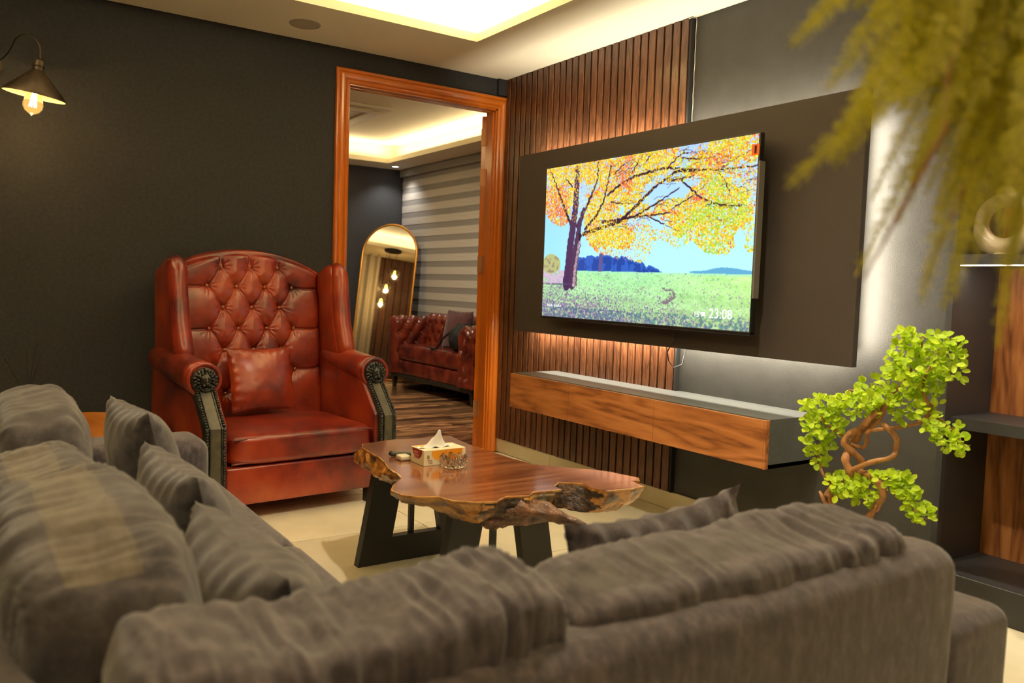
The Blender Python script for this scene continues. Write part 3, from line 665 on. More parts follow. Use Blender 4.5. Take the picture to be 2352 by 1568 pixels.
# ---------------------------------------------------------------- floating cabinet
cb = thing('floating_cabinet', 'long wall hung cabinet with walnut fronts and graphite top under the television', 'cabinet', (1.54, 0, .40))
CX0, CX1, CY, CZ0, CZ1 = .655, 2.432, -.35, .400, .594
body = join(box_vf((CX0, CY + .02, CZ1 - .018), (CX1, -.0265, CZ1), .001, 1), box_vf((CX0, CY + .02, CZ0), (CX1, -.0265, CZ0 + .016)), box_vf((CX0, CY + .02, CZ0), (CX0 + .016, -.0265, CZ1 - .018)), box_vf((CX1 - .016, CY + .02, CZ0), (CX1, -.0265, CZ1 - .018)), box_vf((1.62, -.03, CZ0), (CX1, -.0005, CZ1)))
mk('body', body[0], body[1], M['graphite'], cb)
xs_ = [CX0, CX0 + .535, CX0 + 1.155, CX1 - .010]
for i in range(3):
    box('flap_door', (xs_[i] + .001, CY, CZ0 + .001), (xs_[i + 1] - .001, CY + .018, CZ1 - .004), M['laminate'], cb, r=.0012, seg=1)
box('edge_strip', (CX1 - .009, CY - .001, CZ0), (CX1, CY + .02, CZ1 - .003), M['laminate'], cb)

# ---------------------------------------------------------------- built-in shelf unit right of the board
su = thing('shelf_unit', 'tall dark built in shelf unit with walnut back panel and strip lights', 'shelf unit', (3.8, .15, 0))
UX0, UX1, UD = 2.915, 4.75, .32
box('side_panel', (UX0, -.012, .0), (UX0 + .022, UD, 2.60), M['darkshelf'], su)
box('side_panel', (UX1 - .022, -.012, .0), (UX1, UD, 2.60), M['darkshelf'], su)
bw = (UX1 - UX0 - .044) / 4
for i in range(4): box('back_panel', (UX0 + .022 + i * bw + .0008, UD - .018, .10), (UX0 + .022 + (i + 1) * bw - .0008, UD, 2.38), M['shelfwood'], su)
box('shelf', (UX0 + .022, -.012, 1.205), (UX1 - .022, UD - .018, 1.24), M['darkshelf'], su)
box('shelf', (UX0 + .022, -.012, 1.775), (UX1 - .022, UD - .018, 1.81), M['darkshelf'], su)
box('shelf', (UX0 + .022, .02, .622), (UX1 - .022, UD - .018, .662), M['darkshelf'], su)
box('plinth', (UX0, -.05, .0), (UX1, UD - .018, .122), M['darkshelf'], su, r=.002, seg=1)
for z in (1.2045, 1.7745): box('led_tape', (UX0 + .03, .006, z - .004), (UX1 - .03, .016, z), M['ledtape'], su)
rg = thing('ring_vase', 'cream ring shaped vase on the upper shelf behind the hanging fern', 'vase', (3.045, .10, 1.24))
R0 = .085; pts = [(3.045 + R0 * math.cos(a), .10, 1.24 + .11 + R0 * 1.0 * math.sin(a)) for a in np.linspace(0, 2 * PI, 40, endpoint=False)]
rad = [.025 + .012 * max(0, -math.sin(a)) for a in np.linspace(0, 2 * PI, 40, endpoint=False)]
v_, f_ = tube_vf(pts, rad, 14, closed=True); mk('ring', v_, f_, M['cream'], rg, True)
v_, f_ = lathe_vf([(.0, 0), (.042, 0), (.036, .008), (.026, .012)], 24, (3.045, .10, 1.24)); mk('foot', v_, f_, M['cream'], rg, True)
v_, f_ = lathe_vf([(.016, .205), (.020, .222), (.026, .236), (.022, .236), (.012, .218)], 20, (3.045, .10, 1.24)); mk('neck', v_, f_, M['cream'], rg, True)

# ---------------------------------------------------------------- ceiling speaker, downlights
spk = thing('ceiling_speaker', 'round cream speaker grille set in the lowered ceiling above the armchair', 'speaker', (.278, -1.442, H))
v_, f_ = lathe_vf([(.0, -.004), (.066, -.004), (.068, -.002)], 32, (.278, -1.442, H)); mk('grille', v_, f_, noisy('speaker_mesh', [(.4, (.36, .31, .23)), (.6, (.50, .44, .34))], (400, 400, 400), 1, .7), spk)
v_, f_ = lathe_vf([(.066, -.003), (.069, -.007), (.078, -.005), (.080, 0)], 32, (.278, -1.442, H)); mk('rim', v_, f_, plain('speaker_rim', (.40, .35, .27), .6), spk)
def downlight(x, y, lab, H=H, grp=None):
    d = thing('downlight', lab, 'ceiling light', (x, y, H), 0, grp)
    v_, f_ = lathe_vf([(.036, -.002), (.040, -.006), (.050, -.005), (.053, 0)], 24, (x, y, H)); mk('trim_ring', v_, f_, M['white'], d)
    v_, f_ = lathe_vf([(0, -.0015), (.037, -.002)], 24, (x, y, H)); mk('diffuser', v_, f_, M['lens'], d)
for q, lb in (((4.9, -1.0), 'unseen recessed light added above the right arm of the sofa'), ((5.5, -2.2), 'unseen recessed light added on the camera side, behind the sofa back'), ((4.6, -3.75), 'unseen recessed light added in the camera side left corner'), ((3.0, -3.75), 'unseen recessed light added beyond the left run of the sofa')): downlight(*q, lb, H, 'unseen fill lights added above the frame')  # fittings out of view, added to go with the assumed fill spots
downlight(2.75, -1.45, 'unseen recessed light added in the raised tray ceiling, over the coffee table', 2.62)  # fitting out of view, added to go with the tray fill spot
downlight(-4.05, 1.17, 'small lit round ceiling light in the far corner of the next room')

# ---------------------------------------------------------------- wall lamp
WL = Vector((.33, -2.652, 1.835)); tz = Matrix.Rotation(math.radians(9), 4, Vector((-.83, .56, 0)).normalized())
wl = thing('wall_lamp', 'bronze gooseneck wall lamp with cone shade and glowing filament bulb', 'lamp', (0, -2.80, 1.98))
Xw = Matrix.Translation(WL) @ tz
v_, f_ = lathe_vf([(.018, .125), (.022, .165), (.022, .10), (.030, .092), (.118, -.0), (.122, -.012)][2:], 32); vv, ff2 = join((v_, f_), lathe_vf([(.0, .150), (.012, .150), (.020, .138), (.022, .098)], 20), lathe_vf([(.024, .122), (.025, .118), (.023, .114)], 20))
mk('shade', vv, ff2, M['lampmetal'], wl, True, X=Xw)
v_, f_ = lathe_vf([(.020, .086), (.029, .088), (.116, -.002), (.120, -.012)], 32); mk('shade_lining', v_, f_, M['shadein'], wl, True, X=Xw)
v_, f_ = lathe_vf([(.0, .09), (.019, .09), (.019, .03), (.0, .028)], 16); mk('socket', v_, f_, M['lampmetal'], wl, X=Xw)
v_, f_ = lathe_vf([(.014, .032), (.017, .02), (.024, 0), (.036, -.028), (.040, -.046), (.038, -.062), (.028, -.078), (.014, -.087), (.004, -.092), (.0, -.098)], 24)
mk('bulb', v_, f_, M['amber'], wl, True, X=Xw)
fp = []
for i in range(8):
    a0 = i * PI / 4; fp.append(tube_vf([(.007 * math.cos(a0), .007 * math.sin(a0), .02), (.016 * math.cos(a0 + .2), .016 * math.sin(a0 + .2), -.06)], .0016, 5))
fv2, ff3 = join(*fp); mk('filament', fv2, ff3, M['filament'], wl, X=Xw)
tp = Xw @ Vector((0, 0, .148))
gp = [tp, tp + Vector((0, 0, .05)), tp + Vector((-.012, -.02, .085)), tp + Vector((-.05, -.055, .105)), tp + Vector((-.09, -.085, .09)), tp + Vector((-.12, -.10, .055)), tp + Vector((-.17, -.125, .02)), Vector((.0, -2.80, 1.995))]
gp2 = []
for i in range(len(gp) - 1):
    for t_ in np.linspace(0, 1, 6, endpoint=False):
        a, b2, c, d = gp[max(i - 1, 0)], gp[i], gp[i + 1], gp[min(i + 2, len(gp) - 1)]
        gp2.append(.5 * ((2 * b2) + (c - a) * t_ + (2 * a - 5 * b2 + 4 * c - d) * t_ ** 2 + (-a + 3 * b2 - 3 * c + d) * t_ ** 3))
gp2.append(gp[-1])
v_, f_ = tube_vf(gp2, .0035, 8); mk('gooseneck', v_, f_, M['lampmetal'], wl, True)
v_, f_ = tube_vf([(.0005, -2.80, 1.995), (.02, -2.80, 1.995)], .045, 24); mk('wall_plate', v_, f_, M['lampmetal'], wl)
point('wall_lamp_glow', tuple(Xw @ Vector((0, 0, -.105))), 4, (1, .62, .25), .012)

# ================================================================== SOFA
sf = thing('corner_sofa', 'large grey brown fabric corner sofa seen over its back', 'sofa', (3.0, -2.4, 0))
def ubox(name, lo, hi, r, parent, mat=None, seg=5, sub=0.05, wob=.003, seed=1):
    """upholstered block: bevelled box, subdivided, slightly uneven"""
    bm = bmesh.new(); bmesh.ops.create_cube(bm, size=1)
    for v in bm.verts: v.co = Vector([(lo[i] + hi[i]) / 2 + v.co[i] * (hi[i] - lo[i]) for i in range(3)])
    bmesh.ops.bevel(bm, geom=bm.edges[:], offset=r, segments=seg, profile=.5, affect='EDGES')
    for _ in range(5):
        es = [e for e in bm.edges if e.calc_length() > sub * 2]
        if not es: break
        bmesh.ops.subdivide_edges(bm, edges=es, cuts=1, use_grid_fill=True)
    bm.normal_update(); bm.verts.index_update()
    P = np.array([v.co[:] for v in bm.verts]); Nn = np.array([v.normal[:] for v in bm.verts])
    P = P + Nn * (fbm(P * 5, seed, 3) * wob)[:, None]
    F = [tuple(v.index for v in f.verts) for f in bm.faces]; bm.free()
    return mk(name, P, F, mat or M['fabric'], parent, True)
SX = 3.655; SXO = 3.785; BT = .655
ubox('backrest', (SX, -3.06, .05), (SXO, -1.503, BT), .050, sf, seed=2)
ubox('backrest', (1.46, -3.03, .05), (3.26, -2.86, BT + .01), .05, sf, seed=3)
ubox('backrest', (3.265, -3.04, .05), (SX, -2.865, BT + .005), .05, sf, seed=4)
ubox('armrest', (3.02, -1.535, .05), (SXO - .008, -1.292, .508), .038, sf, seed=5)
ubox('armrest', (1.41, -3.02, .05), (1.635, -2.225, .525), .05, sf, seed=6)
ubox('seat_base', (1.63, -2.90, .05), (SX + .02, -2.23, .24), .02, sf, seed=7)
ubox('seat_base', (3.02, -2.26, .05), (SX + .02, -1.52, .24), .02, sf, seed=8)
ubox('seat_cushion', (1.637, -2.88, .238), (2.47, -2.21, .405), .045, sf, seed=9)
ubox('seat_cushion', (2.473, -2.88, .238), (3.60, -2.21, .405), .045, sf, seed=10)
ubox('seat_cushion', (3.0, -2.207, .238), (3.60, -1.537, .405), .045, sf, seed=11)
for p in ((1.5, -2.3), (1.5, -2.95), (3.68, -2.98), (3.68, -1.4), (3.1, -1.4), (3.1, -2.3)):
    box('foot', (p[0] - .03, p[1] - .03, 0), (p[0] + .03, p[1] + .03, .052), M['blackwood'], sf)
def cushion(name, label, w_, h_, t_, org, X, Y, seed, mats=('fabric2', 'gusset'), wr=.010, folds=10, bulge=(.10, .25, .08), group=None, sag=0, n=(64, 44, 18), p=6):
    V, F, G = soft_box(w_, h_, t_, seed=seed, wr=wr, folds=folds, bulge=bulge, sag=sag, n=n, p=p)
    X = Vector(X).normalized(); Y = Vector(Y).normalized(); Z = X.cross(Y)
    o = mk(name, V, F, None, None, True, X=frame(org, X, Y, Z), mats=[M[mats[0]], M[mats[1]]], mi=G.tolist())
    return tag(o, label, 'cushion', group)
G1 = 'back cushions of the corner sofa'
# left run: cushions stand along x, lean to the back (-y)
cushion('back_cushion', 'far left sofa back cushion, upright beside the side table', .64, .36, .17, (2.06, -2.755, .565), (1, 0, 0), (.0, -.16, 1), 11, ('fabric2', 'fabric2'), wr=.012, folds=6, bulge=(.04, .14, .03), group=G1, p=5)
cushion('back_cushion', 'middle left sofa back cushion, slumped low with a tan seam panel', .50, .32, .18, (2.66, -2.79, .550), (1, 0, .06), (-.08, -.24, 1), 12, wr=.014, folds=8, bulge=(.04, .14, .03), group=G1, p=5)
cushion('back_cushion', 'near left sofa back cushion with a broad tan panel on its top', .63, .365, .185, (3.235, -2.78, .570), (1, .0, .0), (-.02, -.16, 1), 13, wr=.013, folds=12, bulge=(.03, .14, .03), group=G1, p=6)
# near run: cushions stand along y, lean over the back (+x)
cushion('back_cushion', 'nearest sofa back cushion, leaning over the back at the bottom centre', .475, .335, .165, (3.640, -2.575, .558), (0, 1, .02), (.12, 0, 1), 14, ('fabric', 'fabric'), wr=.013, folds=13, bulge=(.0, .12, .03), group=G1, p=12, sag=.12, n=(120, 50, 26))
cushion('back_cushion', 'long wrinkled sofa back cushion at the right end of the sofa back', .71, .305, .165, (3.640, -1.965, .543), (0, 1, .015), (.14, 0, 1), 15, ('fabric', 'fabric2'), wr=.012, folds=17, bulge=(.0, .14, .03), group=G1, p=10, n=(140, 50, 26))
def throw(label, w_, h_, t_, org, X, Y, seed, mat='fabric2', group='grey throw pillows on the sofa', ear=.10, wr=.006, name='throw_pillow', cat='pillow'):
    V, F = pillow(w_, h_, t_, seed, ear=ear, wr=wr); X = Vector(X).normalized(); Y = Vector(Y); Y = (Y - X * Y.dot(X)).normalized(); Z = X.cross(Y)
    return tag(mk(name, V, F, M[mat], None, True, X=frame(org, X, Y, Z)), label, cat, group)
throw('grey throw pillow farthest away, standing against the far left cushion', .38, .35, .17, (2.02, -2.505, .545), (1, .10, .0), (.0, -.26, 1), 21)
throw('grey throw pillow in the middle of the left row', .40, .34, .17, (2.69, -2.535, .530), (1, .06, -.01), (.0, -.26, 1), 22)
throw('grey throw pillow nearest the camera in the left row', .45, .34, .21, (3.25, -2.555, .520), (1, .03, .0), (.0, -.24, 1), 23)
throw('thin creased grey throw pillow propped behind the long back cushion', .44, .37, .14, (3.40, -1.87, .505), (0.0, 1, .05), (.10, 0, 1), 24, 'fabric', ear=.13, wr=.010)

# ================================================================== WING ARMCHAIR
ac = thing('wing_armchair', 'tall red leather wing armchair with buttoned back and carved black arm fronts', 'armchair', (.5, -1.62, 0), math.radians(5.4))
XA = MT[ac.name] @ frame((0, -.02, 0), (1, 0, 0), (0, 1, 0), (0, 0, 1))
def A(name, vf, mat, parent=None, smooth=True): return mk(name, vf[0], vf[1], M[mat], parent or ac, smooth, X=XA)
# back with tufting: grid in (l, s) l across, s up
btn = []
for r_, (z, n_, off) in enumerate([(1.132, 3, 0), (1.030, 4, 0), (.924, 3, 0), (.816, 4, 0), (.708, 3, 0), (.600, 4, 0), (.49, 3, 0)]):
    for k in range(n_): btn.append(((k - (n_ - 1) / 2) * .150, z))
def crest(l): return 1.222 - .085 * (np.abs(l) / .36) ** 2.2
nl, nz = 190, 210
l_ = np.linspace(-.372, .372, nl); s_ = np.linspace(0, 1, nz); LL, SS = np.meshgrid(l_, s_, indexing='ij')
ZZ = .36 + SS * (crest(LL) - .36)
ext = [((-.225, 1.030), (-.38, 1.032)), ((.225, 1.030), (.38, 1.032)), ((-.225, .816), (-.38, .818)), ((.225, .816), (.38, .818)), ((-.225, .60), (-.38, .605)), ((.225, .60), (.38, .61))] + [((x, 1.132), (x, 1.3)) for x in (-.15, 0, .15)]
Hh = tuft(LL, ZZ, btn, .20, depth=.024, R=.026, amp=.012, extra=ext).reshape(LL.shape)
edge = np.clip((1 - SS) / .06, 0, 1); roll = -.075 * (1 - np.sqrt(np.clip(1 - (1 - edge) ** 2, 0, 1)))
side = np.clip((.372 - np.abs(LL)) / .035, 0, 1); sroll = -.03 * (1 - np.sqrt(np.clip(1 - (1 - side) ** 2, 0, 1)))
FFb = -.235 - (ZZ - .38) * .135 + Hh * np.clip(edge * 1.5, 0, 1) + roll + sroll + .012 * np.sin(np.clip((ZZ - .4) / .8, 0, 1) * PI)
A('tufted_back', (np.stack([FFb.ravel(), LL.ravel(), ZZ.ravel()], 1), grid_faces(nl, nz)), 'leather')
rear = [(l, float(crest(np.array(l))) - .004) for l in np.linspace(-.40, .40, 21)]
A('back_shell', prism_vf([(-.40, .08)] + rear + [(.40, .08)], -.435, -.35, (1, 2, 0), .012, 2), 'leather')
bu = [ell_vf((-.235 - (z - .38) * .135 - .024 + .012 * math.sin(min(max((z - .4) / .8, 0), 1) * PI) + .008, x, z), (.006, .0085, .0085), 10, 6) for (x, z) in btn]
for q in bu[:22]: A('button', q, 'button')
# seat, skirt, cushion
A('skirt', box_vf((-.38, -.375, .075), (.362, .365, .246), .012, 3), 'leather')
V, F, G = soft_box(.715, .60, .135, n=(50, 40, 14), p=9, bulge=(.015, .12, .0), seed=31, wr=.0025, folds=3)
mk('seat_cushion', V, F, M['leather'], ac, True, X=XA @ frame((.075, -.003, .318), (0, 1, 0), (1, 0, 0), (0, 0, 1)))
for z in (.368, .262):
    pp = [(.362 + .006 * math.cos(t * 1.2), t * .352, z + .007 * (1 - t * t)) for t in np.linspace(-1, 1, 30)]
    A('piping', tube_vf(pp, .0045, 8), 'crease')
for s in (-1, 1):
    # wing: shaped side panel with rolled front edge
    wp = [(-.40, .62), (-.02, .66), (-.075, .74), (-.125, .86), (-.150, 1.0), (-.158, 1.10), (-.175, 1.150), (-.21, 1.168), (-.26, 1.155), (-.33, 1.125), (-.42, 1.10)]
    A('wing', prism_vf(wp, s * .372, s * .458, (0, 2, 1), .030, 5), 'leather')
    rl = [(-.045, s * .418, .64), (-.075, s * .420, .74), (-.122, s * .421, .86), (-.147, s * .422, 1.0), (-.157, s * .422, 1.09), (-.172, s * .420, 1.135), (-.20, s * .415, 1.152)]
    A('wing_roll', tube_vf(rl, [.043, .045, .045, .044, .043, .040, .024], 20), 'leather')
    # arm panel and scroll
    ap = [(-.43, .078), (.345, .078), (.345, .43), (.215, .575), (.20, .62), (-.43, .68)]
    A('arm_panel', prism_vf(ap, s * .362, s * .462, (0, 2, 1), .010, 3), 'leather')
    scr = [(-.36, s * .430, .668), (-.20, s * .430, .662), (0, s * .428, .642), (.15, s * .426, .628), (.222, s * .425, .622)]
    A('arm_roll', tube_vf(scr, [.066, .070, .074, .076, .078], 28), 'leather')
    rg_ = [(.224, s * .425 + .069 * math.cos(a), .622 + .069 * math.sin(a)) for a in np.linspace(0, 2 * PI, 32, endpoint=False)]
    A('arm_welt', tube_vf(rg_, .010, 8, closed=True), 'leather')
    # carved post: slanted upper part, upright lower part
    ul, wl_ = s * .4235, .044
    def ribbon(w2, t0, t1): # box following the bent profile
        pr = [(.236, .575), (.372, .425), (.372, .105)]
        V, F = [], []
        nr = [(.74, .67), (.92, .30), (1, 0)]
        for (p, q) in zip(pr, nr):
            for (dl, dt) in ((-w2, t0), (w2, t0), (w2, t1), (-w2, t1)): V.append((p[0] + q[0] * dt, ul + dl, p[1] + q[1] * dt))
        for i in range(2):
            for j in range(4): F.append((i * 4 + j, i * 4 + (j + 1) % 4, i * 4 + 4 + (j + 1) % 4, i * 4 + 4 + j))
        F += [(0, 1, 2, 3), (11, 10, 9, 8)]; return V, F
    po = A('arm_post', ribbon(.044, -.045, .0), 'blackwood', None, False)
    A('panel_strip', ribbon(.021, -.01, .004), 'postpanel', po, False)
    def off(vf, dl): return ([(x, y + dl, z) for (x, y, z) in vf[0]], vf[1])
    A('moulding', join(off(ribbon(.0025, -.01, .008), .025), off(ribbon(.0025, -.01, .008), -.025)), 'blackwood', po, False)
    beads = []
    for dl in (-.037, .037):
        for k in range(16):
            t_ = k / 15 * .205; x = .236 + t_ * .66 ; z = .575 - t_ * .732
            if k < 15: beads.append(ell_vf((x + .004, ul + dl, z + .004), (.006, .0085, .0055), 8, 6, Matrix.Rotation(.6 * s, 3, 'X')))
        for k in range(24): beads.append(ell_vf((.373, ul + dl, .42 - k * .0135), (.006, .0085, .0052), 8, 6, Matrix.Rotation(.7, 3, 'X')))
    A('rope_beading', join(*beads), 'blackwood', po)['kind'] = 'stuff'
    # lion mask
    c0 = Vector((.232, s * .4245, .618)); L = []
    L.append(tube_vf([(.222, c0.y, c0.z), (.236, c0.y, c0.z)], [.060, .056], 28))
    for k in range(20):
        a = 2 * PI * k / 20; rr3 = .047 if k % 2 else .042
        L.append(ell_vf((c0.x + .008, c0.y + rr3 * math.cos(a), c0.z + rr3 * math.sin(a)), (.010, .0065, .013), 8, 6, Matrix.Rotation(a - PI / 2 + .25, 3, 'X')))
    for k in range(14):
        a = 2 * PI * k / 14 + .2; L.append(ell_vf((c0.x + .013, c0.y + .033 * math.cos(a), c0.z + .033 * math.sin(a)), (.010, .006, .010), 8, 6, Matrix.Rotation(a - PI / 2 - .2, 3, 'X')))
    L += [ell_vf(c0 + Vector((.012, 0, .004)), (.020, .026, .030), 14, 10), ell_vf(c0 + Vector((.026, 0, -.004)), (.012, .008, .020), 10, 8), ell_vf(c0 + Vector((.036, 0, -.010)), (.007, .009, .006), 10, 8),
          ell_vf(c0 + Vector((.024, -.010, -.017)), (.011, .010, .008), 10, 8), ell_vf(c0 + Vector((.024, .010, -.017)), (.011, .010, .008), 10, 8), ell_vf(c0 + Vector((.018, 0, -.033)), (.010, .013, .007), 10, 8),
          ell_vf(c0 + Vector((.028, -.012, .013)), (.006, .010, .004), 10, 6, Matrix.Rotation(.35, 3, 'X')), ell_vf(c0 + Vector((.028, .012, .013)), (.006, .010, .004), 10, 6, Matrix.Rotation(-.35, 3, 'X')),
          ell_vf(c0 + Vector((.028, -.011, .005)), (.005, .0045, .004), 8, 6), ell_vf(c0 + Vector((.028, .011, .005)), (.005, .0045, .004), 8, 6),
          ell_vf(c0 + Vector((.014, -.024, .026)), (.006, .007, .009), 8, 6), ell_vf(c0 + Vector((.014, .024, .026)), (.006, .007, .009), 8, 6)]
    L.append(tube_vf([(c0.x + .020, c0.y + .030 * math.cos(a), c0.z - .012 + .030 * math.sin(a)) for a in np.linspace(-PI + .35, -.35, 12)], .0035, 6))
    A('lion_mask', join(*L), 'blackwood')
    for fx in (-.38, .30): A('foot', box_vf((fx, s * .36 - .03, 0), (fx + .06, s * .36 + .03, .078)), 'blackwood', None, False)
rp = XA @ Vector((-.115, -.022, .572)); ya = (MT[ac.name].to_3x3() @ Vector((0, 1, 0)))
throw('square red leather pillow standing on the wing armchair seat', .335, .325, .11, rp, ya, XA.to_3x3() @ Vector((-.30, .0, 1)), 41, 'leather', None, ear=.05, wr=.003, name='leather_pillow')

# ================================================================== SIDE TABLE behind the sofa arm
st = thing('side_table', 'small round wood slab side table between sofa arm and armchair', 'side table', (1.05, -2.58, 0))
pl_ = []
for k in range(40):
    a = 2 * PI * k / 40; r_ = .29 * (1 + .06 * math.sin(3 * a + 1) + .03 * math.sin(7 * a)); pl_.append((1.05 + r_ * math.cos(a) * 1.05, -2.58 + r_ * math.sin(a) * 1.0))
v_, f_ = prism_vf(pl_, .468, .505, (0, 1, 2), .006, 2); mk('slab_top', v_, f_, noisy('orange_slab_wood', [(.3, (.22, .06, .01)), (.55, (.45, .15, .02)), (.75, (.55, .22, .04))], (3, 12, 10), 5, .3, coat=.3), st)
for a in (.5, 2.6, 4.7):
    v_, f_ = tube_vf([(1.05 + .22 * math.cos(a), -2.58 + .22 * math.sin(a), 0), (1.05 + .10 * math.cos(a), -2.58 + .10 * math.sin(a), .470)], .014, 10); mk('leg', v_, f_, M['blackmetal'], st)
rd = thing('reed_vase', 'small dark bottle of black twigs on the side table behind the cushion', 'vase', (.93, -2.72, .505))
v_, f_ = lathe_vf([(0, 0), (.032, 0), (.034, .05), (.022, .085), (.012, .10), (.012, .115), (.009, .115)], 20, (.93, -2.72, .505)); mk('bottle', v_, f_, M['pot'], rd, True)
for (dx, dy, hh) in ((.02, -.075, .25), (.0, .03, .30), (.012, .045, .26), (-.03, .0, .27)):
    v_, f_ = tube_vf([(.93, -2.72, .60), (.93 + dx, -2.72 + dy, .505 + hh)], .0028, 6); mk('twig', v_, f_, M['black'], rd)

# ================================================================== COFFEE TABLE
ct = thing('coffee_table', 'live edge walnut slab coffee table on black trapezoid legs', 'coffee table', (2.0, -1.45, 0))
TT = [[1.56, -1.642], [1.532, -1.498], [1.545, -1.361], [1.546, -1.244], [1.652, -1.26], [1.77, -1.269], [1.897, -1.27], [2.035, -1.259], [2.153, -1.247], [2.245, -1.176], [2.311, -1.11], [2.374, -1.073], [2.474, -1.048], [2.512, -1.08], [2.496, -1.098], [2.576, -1.113], [2.585, -1.173], [2.567, -1.268], [2.522, -1.284], [2.459, -1.271], [2.409, -1.335], [2.448, -1.375], [2.492, -1.382], [2.479, -1.485], [2.507, -1.519], [2.483, -1.585], [2.522, -1.643], [2.497, -1.71], [2.458, -1.754], [2.4, -1.77], [2.375, -1.819], [2.334, -1.85], [2.267, -1.859], [2.21, -1.825], [2.141, -1.763], [2.068, -1.742], [1.994, -1.735], [1.812, -1.691], [1.711, -1.682], [1.632, -1.674]]
BB = {15: [2.474, -1.079], 16: [2.521, -1.167], 17: [2.518, -1.249], 18: [2.499, -1.287], 19: [2.47, -1.319], 20: [2.438, -1.331], 21: [2.399, -1.345], 22: [2.362, -1.339], 23: [2.391, -1.404], 24: [2.513, -1.531], 25: [2.474, -1.576], 26: [2.476, -1.634], 27: [2.473, -1.67], 28: [2.413, -1.712], 29: [2.341, -1.726], 30: [2.245, -1.73], 31: [2.187, -1.775], 32: [2.119, -1.765], 33: [2.023, -1.723], 34: [1.943, -1.674], 35: [1.948, -1.707], 36: [1.879, -1.715], 37: [1.793, -1.706], 38: [1.655, -1.693], 39: [1.489, -1.654]}
cen = np.array([2.05, -1.48]); Tn = np.array(TT); Bn = Tn.copy()
for k in range(40):
    if k in BB: Bn[k] = BB[k]
    else: Bn[k] = Tn[k] + (cen - Tn[k]) * .06
bz = np.array([.45 - (.085 if 15 <= k <= 22 else .07) for k in range(40)])
NR = 320
def dens(P, n_=NR):
    P = np.array(P); Pc = np.vstack([P, P[:1]]); ti = np.linspace(0, len(P), n_, endpoint=False); i0 = ti.astype(int); f = (ti - i0)[:, None]
    f = f * f * (3 - 2 * f) * .35 + f * .65
    return Pc[i0] * (1 - f) + Pc[i0 + 1] * f
Td = dens(Tn); Bd = dens(Bn); zd = dens(np.stack([bz, bz], 1))[:, 0]
q3 = np.stack([Td[:, 0] * 22, Td[:, 1] * 22, 0 * zd], 1); nrm = Td - cen; nrm /= np.linalg.norm(nrm, axis=1)[:, None]
Td = Td + nrm * (fbm(q3, 51, 3) * .006)[:, None]
ZT = .45
# top face (thin polished layer) with a pale sapwood rim; the bark edge is a part of its own
rimw = .0045 + .0035 * np.clip(fbm(q3 * .6, 57, 2), -.8, 1)
IN = Td - nrm * rimw[:, None]; V = [(p[0], p[1], ZT) for p in IN] + [(p[0], p[1], ZT - .0006) for p in Td] + [(p[0] - n_[0] * .003, p[1] - n_[1] * .003, ZT - .009) for p, n_ in zip(Td, nrm)]
bm = bmesh.new(); vs = [bm.verts.new(v) for v in V]; bm.verts.index_update(); f0 = bm.faces.new(vs[:NR]); bmesh.ops.triangulate(bm, faces=[f0])
nt = len(bm.faces)
for i in range(NR):
    k = (i + 1) % NR; bm.faces.new((vs[i], vs[NR + i], vs[NR + k], vs[k])); bm.faces.new((vs[NR + i], vs[2 * NR + i], vs[2 * NR + k], vs[NR + k]))
V, F = bm_arr(bm); M['sap'] = noisy('sapwood_rim', [(.35, (.30, .12, .02)), (.6, (.60, .30, .05))], (25, 25, 25), 4, .25, coat=.5)
mk('table_top', V, F, None, ct, mats=[M['tabletop'], M['sap']], mi=[0] * nt + [1] * (2 * NR))
rows = 12; V = []
for r_ in range(rows + 1):
    t_ = r_ / rows; zz = (ZT - .007) * (1 - t_) + zd * t_
    bl = math.sin(t_ * PI) * .010; XY = Td * (1 - t_) + Bd * t_ - nrm * .001 + nrm * bl
    q3 = np.stack([XY[:, 0] * 16, XY[:, 1] * 16, zz * 26 + 0 * zd], 1)
    d = fbm(q3, 61, 4) * .020 * min(1, t_ * 3) - np.abs(fbm(q3 * 2.3, 66, 3)) * .010 * min(1, t_ * 3)
    XY = XY + nrm * d[:, None]; z2 = zz + fbm(q3 * 1.3, 63, 3) * .012 * min(1, t_ * 1.5) * (1 if r_ else 0)
    V.append(np.column_stack([XY, z2]))
V.append(np.column_stack([Bd + (cen - Bd) * .25, zd + .02])); V.append(np.column_stack([Bd + (cen - Bd) * .92, zd * 0 + .405]))
nr_ = len(V); V = np.vstack(V); F = [(i * NR + j, i * NR + (j + 1) % NR, (i + 1) * NR + (j + 1) % NR, (i + 1) * NR + j) for i in range(nr_ - 1) for j in range(NR)]
F.append(tuple((nr_ - 1) * NR + j for j in range(NR)))
M['hollow'] = noisy('dark_hollow_bark', [(.32, (.008, .005, .003)), (.5, (.045, .022, .010)), (.62, (.11, .05, .015)), (.78, (.26, .13, .03))], (14, 14, 18), 8, .55, .9, (50, 50, 70), bdist=.012, distort=1.2)
mi = [(1 if (17.6 < (f[0] % NR) / 8 + .5 * math.sin(f[0] // NR) < 22.6 or 24.2 < (f[0] % NR) / 8 + .4 * math.sin(f[0] // NR) < 26.4) else 0) for f in F]
mk('bark_edge', V, F, None, ct, True, mats=[M['bark'], M['hollow']], mi=mi)
